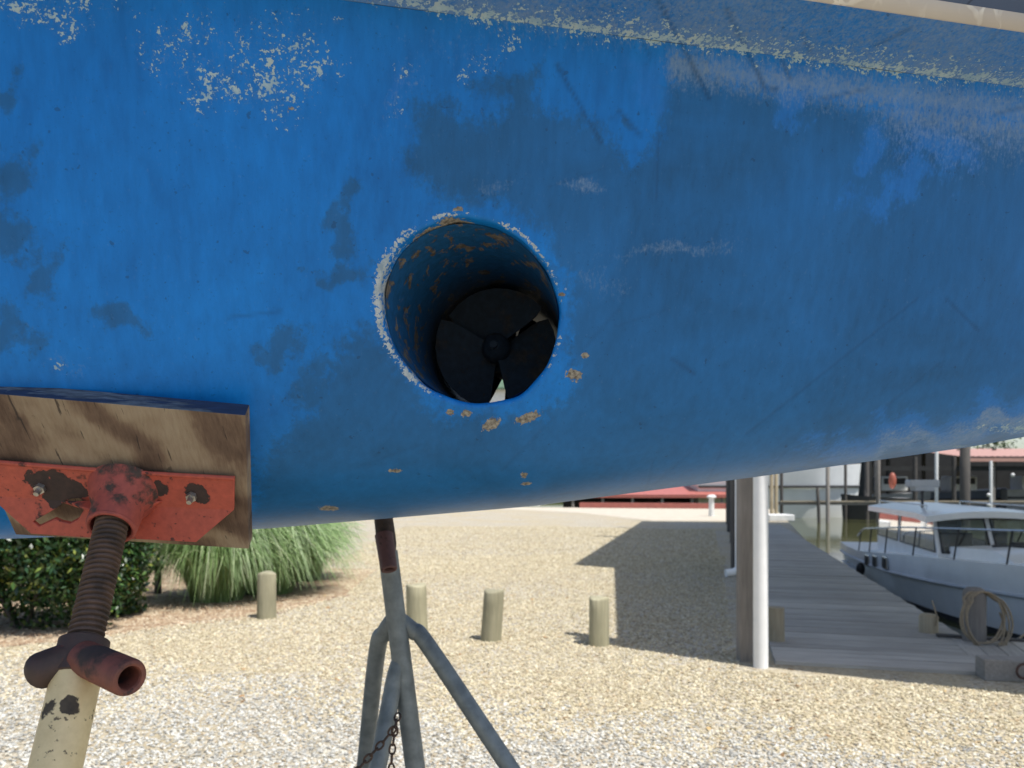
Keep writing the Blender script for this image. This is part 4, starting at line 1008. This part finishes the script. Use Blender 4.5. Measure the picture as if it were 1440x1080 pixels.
# wheelhouse
ca, cf, cw = 3.3, 8.75, .95; z0w, z1w = .08, .73; zr = .80
def wh(t, o, z):      # the windscreen rakes aft
    return bp(t-(max(0, z-z0w)*.75 if t > cf-.01 else 0), o*(1-.04*max(0, z)), z)
b = MB()
lo_ = [(ca, cw), (cf, cw), (cf, -cw), (ca, -cw)]
for (t0, o0), (t1, o1) in zip(lo_, lo_[1:]+lo_[:1]):
    b.add([bp(t0, o0, sheer(5)-.3), bp(t1, o1, sheer(5)-.3), bp(t1, o1, z0w), bp(t0, o0, z0w)], [(0, 1, 2, 3)])
build(b, 'wheelhouse_side', M['white_gel'], wb)
def bar(p, q_, w_, name='window_pillar', mat=None, par=wb):
    b = MB(); b.tube([p, q_], w_, 6); return build(b, name, mat or M['white_gel'], par)
RZB = Matrix.Rotation(math.atan2(BD.y, BD.x), 3, 'Z')
def slab(poly, vec, name, mat):
    b = MB(); b.prism(poly, vec); return build(b, name, mat, wb)
for sd in (1, -1):
    o_ = sd*cw; ins = -BN*(.05*sd)
    for ta, tb, tc, td in ((ca, ca+.16, ca+.16, ca), (ca+2.2, ca+2.45, ca+2.42, ca+2.2), (cf-.24, cf, cf-.50, cf-.72)):
        slab([bp(ta, o_, z0w-.02), bp(tb, o_, z0w-.02), bp(tc, o_*.965, z1w+.02), bp(td, o_*.965, z1w+.02)], ins, 'window_pillar', M['white_gel'])
    slab([bp(ca, o_*.965, z1w), bp(cf-.48, o_*.965, z1w), bp(cf-.50, o_*.96, zr+.03), bp(ca, o_*.96, zr+.03)], ins, 'window_header', M['white_gel'])
    slab([bp(ca, o_*1.004, z0w-.05), bp(cf+.02, o_*1.004, z0w-.05), bp(cf+.02, o_*1.004, z0w+.005), bp(ca, o_*1.004, z0w+.005)], ins, 'window_sill', M['white_gel'])
slab([bp(cf-.47, cw*.965, z1w), bp(cf-.47, -cw*.965, z1w), bp(cf-.5, -cw*.96, zr+.05), bp(cf-.5, cw*.96, zr+.05)], -BD*.05, 'window_header', M['white_gel'])
for o_ in (cw-.04, .0, -cw+.04):
    slab([bp(cf+.01, o_-.045, z0w-.01), bp(cf+.01, o_+.045, z0w-.01), bp(cf-.465, o_*.97+.045, z1w+.01), bp(cf-.465, o_*.97-.045, z1w+.01)], -BD*.05, 'window_pillar', M['white_gel'])
for sd in (1, -1):
    slab([bp(ca, sd*cw, sheer(5)-.3), bp(ca, sd*.38, sheer(5)-.3), bp(ca, sd*.38, zr), bp(ca, sd*cw*.96, zr)], BD*.05, 'aft_bulkhead', M['white_gel'])
for sd in (1, -1):
    for t0, t1 in ((ca+.1, ca+2.2), (ca+2.45, cf-.15)):
        b = MB(); b.prism([bp(t0, sd*cw, z0w), bp(t1, sd*cw, z0w), bp(t1-(.35 if t1 > cf-.5 else 0), sd*cw*.965, z1w), bp(t0, sd*cw*.965, z1w)], BN*(.012*sd)); build(b, 'side_window', glass, wb); e_ = [bp(t0, sd*cw*1.004, z0w+.02), bp(t1, sd*cw*1.004, z0w+.02), bp(t1-(.45 if t1 > cf-.5 else 0), sd*cw*.972, z1w-.01), bp(t0, sd*cw*.972, z1w-.01)]; b = MB(); b.tube(e_+e_[:1], .018, 6, False); build(b, 'window_frame', M['dark_steel'], wb)
for o0, o1 in ((cw-.07, .05), (-.05, -cw+.07)):
    b = MB(); b.prism([bp(cf, o0, z0w), bp(cf, o1, z0w), bp(cf-.47, o1*.97, z1w), bp(cf-.47, o0*.97, z1w)], BD*.01); build(b, 'windscreen', glass, wb); e_ = [bp(cf+.015, o0, z0w+.02), bp(cf+.015, o1, z0w+.02), bp(cf-.455, o1*.97, z1w-.01), bp(cf-.455, o0*.97, z1w-.01)]; b = MB(); b.tube(e_+e_[:1], .018, 6, False); build(b, 'window_frame', M['dark_steel'], wb)
    b = MB(); mid = (o0+o1)/2; b.tube([bp(cf+.02, mid+.2, z0w+.02), bp(cf-.30, mid-.1, z0w+.45)], .012, 6); build(b, 'wiper', M['black'], wb)
b = MB(); b.box(bp(cf-.06, 0, z0w-.005), (1.9, .10, .03), Matrix.Rotation(math.atan2(BN.y, BN.x), 3, 'Z')); build(b, 'dashboard', M['black'], wb)
# roof with camber and overhang
b = MB(); nT_, nO = 14, 13; vs = []
for i in range(nT_):
    t = ca-.25+(cf+.25-ca-.10)*i/(nT_-1)
    for j in range(nO):
        o_ = -1.13+2.26*j/(nO-1); vs.append(bp(t, o_, zr+.11*(1-(o_/1.13)**2)+.02-.05*max(0, i-11)/2))
fs = [(i*nO+j, (i+1)*nO+j, (i+1)*nO+j+1, i*nO+j+1) for i in range(nT_-1) for j in range(nO-1)]; nv = len(vs)
vs += [v-Vector((0, 0, .12)) for v in vs]; fs += [tuple(x+nv for x in f[::-1]) for f in fs]
rim_ = [j for j in range(nO)]+[i*nO+nO-1 for i in range(1, nT_)]+[(nT_-1)*nO+j for j in range(nO-2, -1, -1)]+[i*nO for i in range(nT_-2, 0, -1)]
fs += [(rim_[i], rim_[(i+1) % len(rim_)], rim_[(i+1) % len(rim_)]+nv, rim_[i]+nv) for i in range(len(rim_))]
b.add(vs, fs); build(b, 'wheelhouse_roof', M['white_gel'], wb, True, 0, 40)
# radar, roof rails, hand rails, lights
rd = at(1297, 706, 16.6)
b = MB(); b.tube([rd+Vector((0, 0, -.15)), rd+Vector((0, 0, .26))], .03, 10); pst = build(b, 'radar_post', M['dark_steel'], wb, True)
b = MB(); c = rd+Vector((0, 0, .40)); b.box(c, (.64, .26, .16)); b.box(c+Vector((0, 0, -.10)), (.44, .24, .12)); build(b, 'radar_bar', plain('grey_radar', (.46, .47, .48), (.4, .41, .42), 3, .4), pst, False, .03)
for sd in (1, -1):
    b = MB(); o_ = sd*.92; pts = [bp(ca+.1, o_, zr+.05), bp(ca+.1, o_, zr+.16), bp(cf-.9, o_, zr+.16), bp(cf-.9, o_, zr+.05)]
    b.tube(pts, .014, 8); build(b, 'roof_rail', M['stainless'], wb, True, 0, 60)
    b = MB(); rail = [bp(t, sd*hb_(t)*.95, sheer(t)+.55-.25*max(0, 4.2-t)) for t in np.linspace(3.4, 11.7, 26)]
    b.tube(rail, .017, 8); build(b, 'bow_rail', M['stainless'], wb, True)
    for t in (3.8, 5.2, 6.7, 8.2, 9.6, 10.8):
        b = MB(); b.tube([bp(t, sd*hb_(t)*.97, sheer(t)-.02), bp(t+.1, sd*hb_(t+.1)*.95, sheer(t)+.55-.25*max(0, 4.2-t))], .015, 8); build(b, 'stanchion', M['dark_steel'], wb, True)
for t in (5.2, 6.0, 6.9):
    zc = sheer(t)-.20; c = bp(t, hb_(t)*.995, zc)
    b = MB(); b.box(c, (.05, .42, .27), Matrix.Rotation(math.atan2(BN.y, BN.x), 3, 'Z')); f_ = build(b, 'portlight', M['stainless'], wb, False, .02)
    b = MB(); b.box(c+BN*.012, (.05, .36, .22), Matrix.Rotation(math.atan2(BN.y, BN.x), 3, 'Z')); build(b, 'pane', M['black'], f_, False, .02)
hq = bp(9.3, -.15, sheer(9.3)+.24)
b = MB(); b.box(hq, (.75, .10, .06), Matrix.Rotation(R(-8), 3, 'Z')); b.box(hq+Vector((.06, .05, .05)), (.2, .1, .06)); build(b, 'deck_cleat', M['dark_steel'], wb, False, .01)
b = MB(); c = bp(cf-1.3, .3, .16); b.box(c, (.5, .4, .5)); b.box(bp(cf-1.5, -.5, .2), (.42, .12, .5)); b.box(bp(ca+1.2, .4, .05), (.45, .35, .35)); build(b, 'seat', M['black'], wb, False, .04)
b = MB(); b.sphere(bp(5.0, hb_(5)+.10, sheer(5)-.42), .10, 14, 10, (1, 1, 1.6)); build(b, 'fender', M['black'], wb, True)

# ------------------------------------------------------------------ far side of the harbour
# finger pier in front of the far slips
pier = thing('finger_pier', (20, 50, 0), 'long narrow timber pier crossing the water in front of the far boats', 'pier')
b = MB(); b.box(((17.4+46)/2, 50, .12), (28.6, .9, .20)); build(b, 'pier_beam', M['grey_timber'], pier)
b = MB(); b.box(((17.4+46)/2, 49.5, .265), (28.8, .14, .06)); build(b, 'pier_kerb', M['tan_timber'], pier)
def pilef(px, pyt, Y, wpx, mat, lab, lean=0.0):
    x = (px-720)/F*Y; zt_ = CAMZ-(pyt-HZ)/F*Y; r = wpx/2/F*Y
    b = MB(); b.tube([(x, Y, WZ-.5), (x+lean*.4, Y, 0), (x+lean, Y, zt_-.05), (x+lean, Y, zt_)], [r, r, r, r*.8], 12)
    return tag(build(b, 'piling', mat, None, True, 0, 50), lab, 'piling', 'pilings in the far harbour')
pilef(1099, 655, 51, 4.5, M['dark_timber'], 'thin dark piling at the left end of the far white hull')
pilef(1152, 686, 49, 4.5, M['dark_timber'], 'short dark leaning piling at the finger pier', -.12)
pilef(1164, 640, 49, 5.5, M['grey_timber'], 'tall grey piling beside the short leaning one')
pilef(1189, 635, 53, 4, M['dark_timber'], 'slim dark piling in front of the dark skiff')
pilef(1219, 630, 53, 6, M['dark_timber'], 'thick dark piling right of the dark skiff')
pilef(1235, 630, 49, 5.5, M['grey_timber'], 'pale grey piling at the left corner of the cabin boat roof')
pilef(1317, 620, 46, 4.5, M['white_paint'], 'slim whitish piling behind the radar of the cabin boat')
pilef(1357, 610, 45, 13, M['dark_timber'], 'thick dark piling near the faded red roof')
pilef(1393.5, 648, 46, 4, M['white_paint'], 'slim white piling under the faded red roof')
for (px, col) in ((1085, M['tan_timber']), (1091.5, M['tan_timber'])):
    pilef(px, 640, 33, 5, col, 'tan piling standing right beside the white downpipe, left of pair' if px < 1088 else 'tan piling of the pair beside the downpipe, right one')
# white platform at dock end
c = at(1094, 730, 29); wbx = MB(); wbx.box((c.x, c.y, .12), (.95, .9, .24)); tag(build(wbx, 'dock_box', M['white_paint'], None, False, .03), 'white dock box at the far end of the plank dock', 'dock box')
def simple_hull(name, c, L, W, h0, h1, mat, lab, cat, deckm, rubm=None, group=None, bow=1):
    t = thing(name, c, lab, cat, group); n = 16; vs = []
    c = Vector(c)
    for i in range(n):
        u = i/(n-1); w_ = W/2*min(1, (1-u)*3.2)**.6*(.9+.1*u); x = (u-.5)*L*bow; zz = h0+(h1-h0)*(1+.18*u*u)
        vs += [(c.x+x*.94, c.y-w_*.6, c.z+h0), (c.x+x, c.y-w_, c.z+zz), (c.x+x, c.y+w_, c.z+zz), (c.x+x*.94, c.y+w_*.6, c.z+h0)]
    b = MB(); b.add(vs, [(4*i+j, 4*i+(j+1) % 4, 4*i+4+(j+1) % 4, 4*i+4+j) for i in range(n-1) for j in (0, 2, 3)]+[(0, 1, 2, 3)])
    build(b, 'hull', mat, t, True, 0, 40)
    b = MB(); b.add(vs, [(4*i+1, 4*i+2, 4*i+6, 4*i+5) for i in range(n-1)]); build(b, 'deck', deckm, t)
    if rubm:
        b = MB(); b.tube([(vs[4*i][0]*.4+vs[4*i+1][0]*.6, vs[4*i+1][1]*.75+vs[4*i][1]*.25-.04, c.z+h0+(h1-h0)*.70) for i in range(n)], .09, 6); build(b, 'rub_rail', rubm, t, True)
    return t
bigw = simple_hull('moored_boat', (19.6, 57, WZ), 12.6, 3.8, -.2, 3.35, plain('white_hull', (.72, .73, .72), (.64, .65, .64), .6, .35), 'large white hulled boat moored beyond the finger pier', 'boat', M['white_gel'], M['dark_steel'])
b = MB(); b.box((17.5, 57, WZ+4.1), (4.5, 2.4, 1.5)); cb = build(b, 'cabin', M['white_gel'], bigw, False, .1)
b = MB(); b.box((17.5, 55.79, WZ+4.3), (3.8, .03, .5)); build(b, 'window', M['black'], cb)
simple_hull('skiff', (25.2, 53.5, WZ), 4.6, 1.7, -.1, 1.5, M['dark_steel'], 'small dark skiff lying between two dark pilings', 'boat', M['white_gel'], None, None, -1)
# covered slips with a faded red roof
cs = thing('covered_slips', (36, 60, WZ), 'dark covered boat slips under a faded red metal roof', 'boat shed')
x0, x1 = 27.2, 62; ze = 3.42
b = MB(); n = 120; vs = []
xsr = np.linspace(33.8, x1, n)
for i, x in enumerate(xsr):
    zz = .04 if i % 2 else 0
    vs += [(x, 57.5, ze+zz), (x, 66, ze+.95+zz)]
b.add(vs, [(2*i, 2*i+2, 2*i+3, 2*i+1) for i in range(n-1)])
b.box(((33.8+x1)/2, 57.6, ze-.22), (x1-33.8, .12, .30)); build(b, 'roof', M['pink_roof'], cs)
b = MB(); b.prism([(x0, 58.4, ze+1.2), (33.6, 58.4, ze+1.2), (33.6, 70, ze+2.0), (x0, 70, ze+2.0)], (0, 0, .15)); build(b, 'roof', M['shed_black'], cs)
b = MB(); b.box(((x0+x1)/2, 70, 1.6), (x1-x0, .2, 5.6)); build(b, 'back_wall', M['shed_black'], cs)
b = MB(); b.box((x0, 64, 1.9), (.2, 11.5, 5.6)); build(b, 'side_wall', M['shed_black'], cs)
for i, x in enumerate(np.linspace(27.6, 60, 12)):
    for Y in (58.2, 64):
        b = MB(); b.tube([(x+(.8 if Y > 60 else 0), Y, WZ-.5), (x+(.8 if Y > 60 else 0), Y, ze+(0 if Y < 60 else .9))], .16, 10); build(b, 'post', M['dark_timber'] if (i % 3) else M['grey_timber'], cs, True)
b = MB(); b.box((45, 58.2, 2.55), (34, .12, .35)); build(b, 'header_beam', M['shed_black'], cs)
for k, (x, y, L) in enumerate([(32.0, 64, 6.5), (38.0, 64.5, 7), (43.6, 64, 6)]):
    t = simple_hull('moored_boat', (x, y, WZ), L, 2.4, -.2, 1.6+.2*k, plain('slip_hull_%d' % k, [(.42, .44, .46), (.10, .12, .16), (.5, .5, .5)][k], None, 1, .4), ['grey boat in the leftmost shaded slip', 'dark blue boat in the shaded slip right of the grey one', 'pale boat in the slip under the faded red roof'][k], 'boat', M['white_gel'], M['dark_steel'], 'boats in the covered slips')
    b = MB(); b.box((x-.5, y, WZ+2.5), (2.2, 1.6, 1.2)); cb = build(b, 'cabin', M['white_paint'], t, False, .08)
    b = MB(); b.box((x-.5, y-.82, WZ+2.7), (1.8, .04, .5)); build(b, 'window', M['black'], cb)
c = at(1255, 676, 54); b = MB(); b.sphere(c, .36, 14, 10, (.7, .7, 1.6)); tag(build(b, 'fender', M['orange'], None, True), 'orange fender hanging by a piling behind the cabin boat', 'fender')
for (px, py, lab) in ((1390.5, 696, 'white float on the slim white piling, upper one'), (1390, 710, 'white float on the slim white piling, lower one'), (1424, 668, 'white float hanging under the faded red roof')):
    b = MB(); b.sphere(at(px, py, 45.6 if px < 1400 else 57.2), .11 if px < 1400 else .14, 12, 8); tag(build(b, 'float', M['white_paint'], None, True), lab, 'float', 'white floats by the far slips')
# low red-roofed berths beyond the gravel, red kerb beam, small white pedestal
lr = thing('low_berth_shed', (13, 56, WZ), 'low red roofed berths beyond the far gravel edge', 'boat shed')
b = MB(); b.prism([(4, 54, .40), (17.2, 54, .40), (17.2, 54, .55), (4, 54, .55)], (0, .05, 0)); b.prism([(4, 54, .56), (17.2, 54, .56), (17.2, 60, 1.35), (4, 60, 1.35)], (0, 0, .06)); build(b, 'roof', M['red_roof'], lr)
b = MB(); b.box((10.6, 60, -.2), (13.2, .15, 2.9)); build(b, 'back_wall', M['dark_timber'], lr)
for x in np.linspace(4.3, 16.9, 7):
    b = MB(); b.tube([(x, 54.2, WZ-.4), (x, 54.2, .42)], .10, 8); build(b, 'post', M['grey_timber'], lr, True)
b = MB(); b.prism([(3.9, 44.35, .0), (13.9, 42.0, .0), (13.9, 42.0, .30), (3.9, 44.35, .30)], (.08, .3, 0)); tag(build(b, 'kerb_beam', M['red_roof']), 'long red timber kerb along the far edge of the gravel', 'kerb')
q = gnd(1000.5, 726); ped = thing('dock_pedestal', q, 'small white pedestal standing on the pale far apron', 'pedestal')
b = MB(); b.tube([q, q+Vector((0, 0, .80))], [.12, .11], 16); build(b, 'pillar', M['white_paint'], ped, True, 0, 40)
b = MB(); b.tube([q+Vector((0, 0, .80)), q+Vector((0, 0, .84)), q+Vector((0, 0, .92))], [.2, .2, .12], 16); build(b, 'cap', M['white_paint'], ped, True, 0, 40)

# white house and trees beyond the gravel (seen through the tunnel)
hs = thing('white_house', (-2.5, 52, 0), 'white house with a green roof beyond the gravel, glimpsed through the tunnel', 'house')
b = MB(); b.box((-2.5, 52, 3.7), (8.6, 7, 7.4)); build(b, 'wall', M['white_paint'], hs)
b = MB(); b.prism([(-7.2, 48.1, 7.3), (2.2, 48.1, 7.3), (2.2, 52, 9.6), (-7.2, 52, 9.6)], (0, 0, .12)); b.prism([(-7.2, 55.9, 7.3), (-7.2, 52, 9.6), (2.2, 52, 9.6), (2.2, 55.9, 7.3)], (0, 0, .12)); build(b, 'roof', M['green_roof'], hs)
for x in (-5.6, -3.6, .6):
    for z in (1.7, 4.8):
        b = MB(); b.box((x, 48.48, z), (1.0, .08, 1.5)); f_ = build(b, 'window', M['white_gel'], hs); b = MB(); b.box((x, 48.43, z), (.84, .03, 1.34)); build(b, 'pane', M['black'], f_)
tree_m = leaf_mat('tree_leaf', [(0, (.025, .05, .012)), (.45, (.045, .085, .02)), (.8, (.07, .12, .03)), (1, (.11, .15, .04))], .55)
def tree(x, y, h, r, lab, seed):
    t = thing('tree', (x, y, 0), lab, 'tree', 'trees beyond the harbour and gravel')
    leaves('crown', (x, y, h*.62), (r, r, h*.42), 2600, .30, tree_m, t, 16, seed, .35)
    b = MB(); b.tube([(x, y, -1), (x+.1, y, h*.3), (x-.1, y, h*.75)], [.32, .24, .06], 9)
    for k in range(4):
        a = k*1.7+seed; b.tube([(x, y, h*(.3+.06*k)), (x+r*.6*math.cos(a), y+r*.6*math.sin(a), h*(.55+.06*k))], [.12, .03], 6)
    build(b, 'trunk', M['dark_timber'], t, True)
tl = [(-12, 60, 11, 4.5), (-3, 64, 12.5, 5), (6, 66, 12, 5), (-24, 55, 11, 5), (-36, 60, 12, 5), (24, 104, 13, 7), (36, 106, 14, 7), (50, 103, 13, 7), (64, 108, 14, 8), (80, 106, 13, 8)]
tn = ['tree left of the white house', 'tree right behind the white house', 'tree to the right of the white house', 'tree farther left beyond the shrubs', 'leftmost tree beyond the planting bed', 'tree on far shore behind the large white boat', 'tree on far shore behind the covered slips, left', 'tree on far shore behind the covered slips, middle', 'tree on far shore behind the covered slips, right', 'rightmost tree on the far shore']
for i, (x, y, h, r) in enumerate(tl): tree(x, y, h, r, 'green leafy '+tn[i], 40+i)
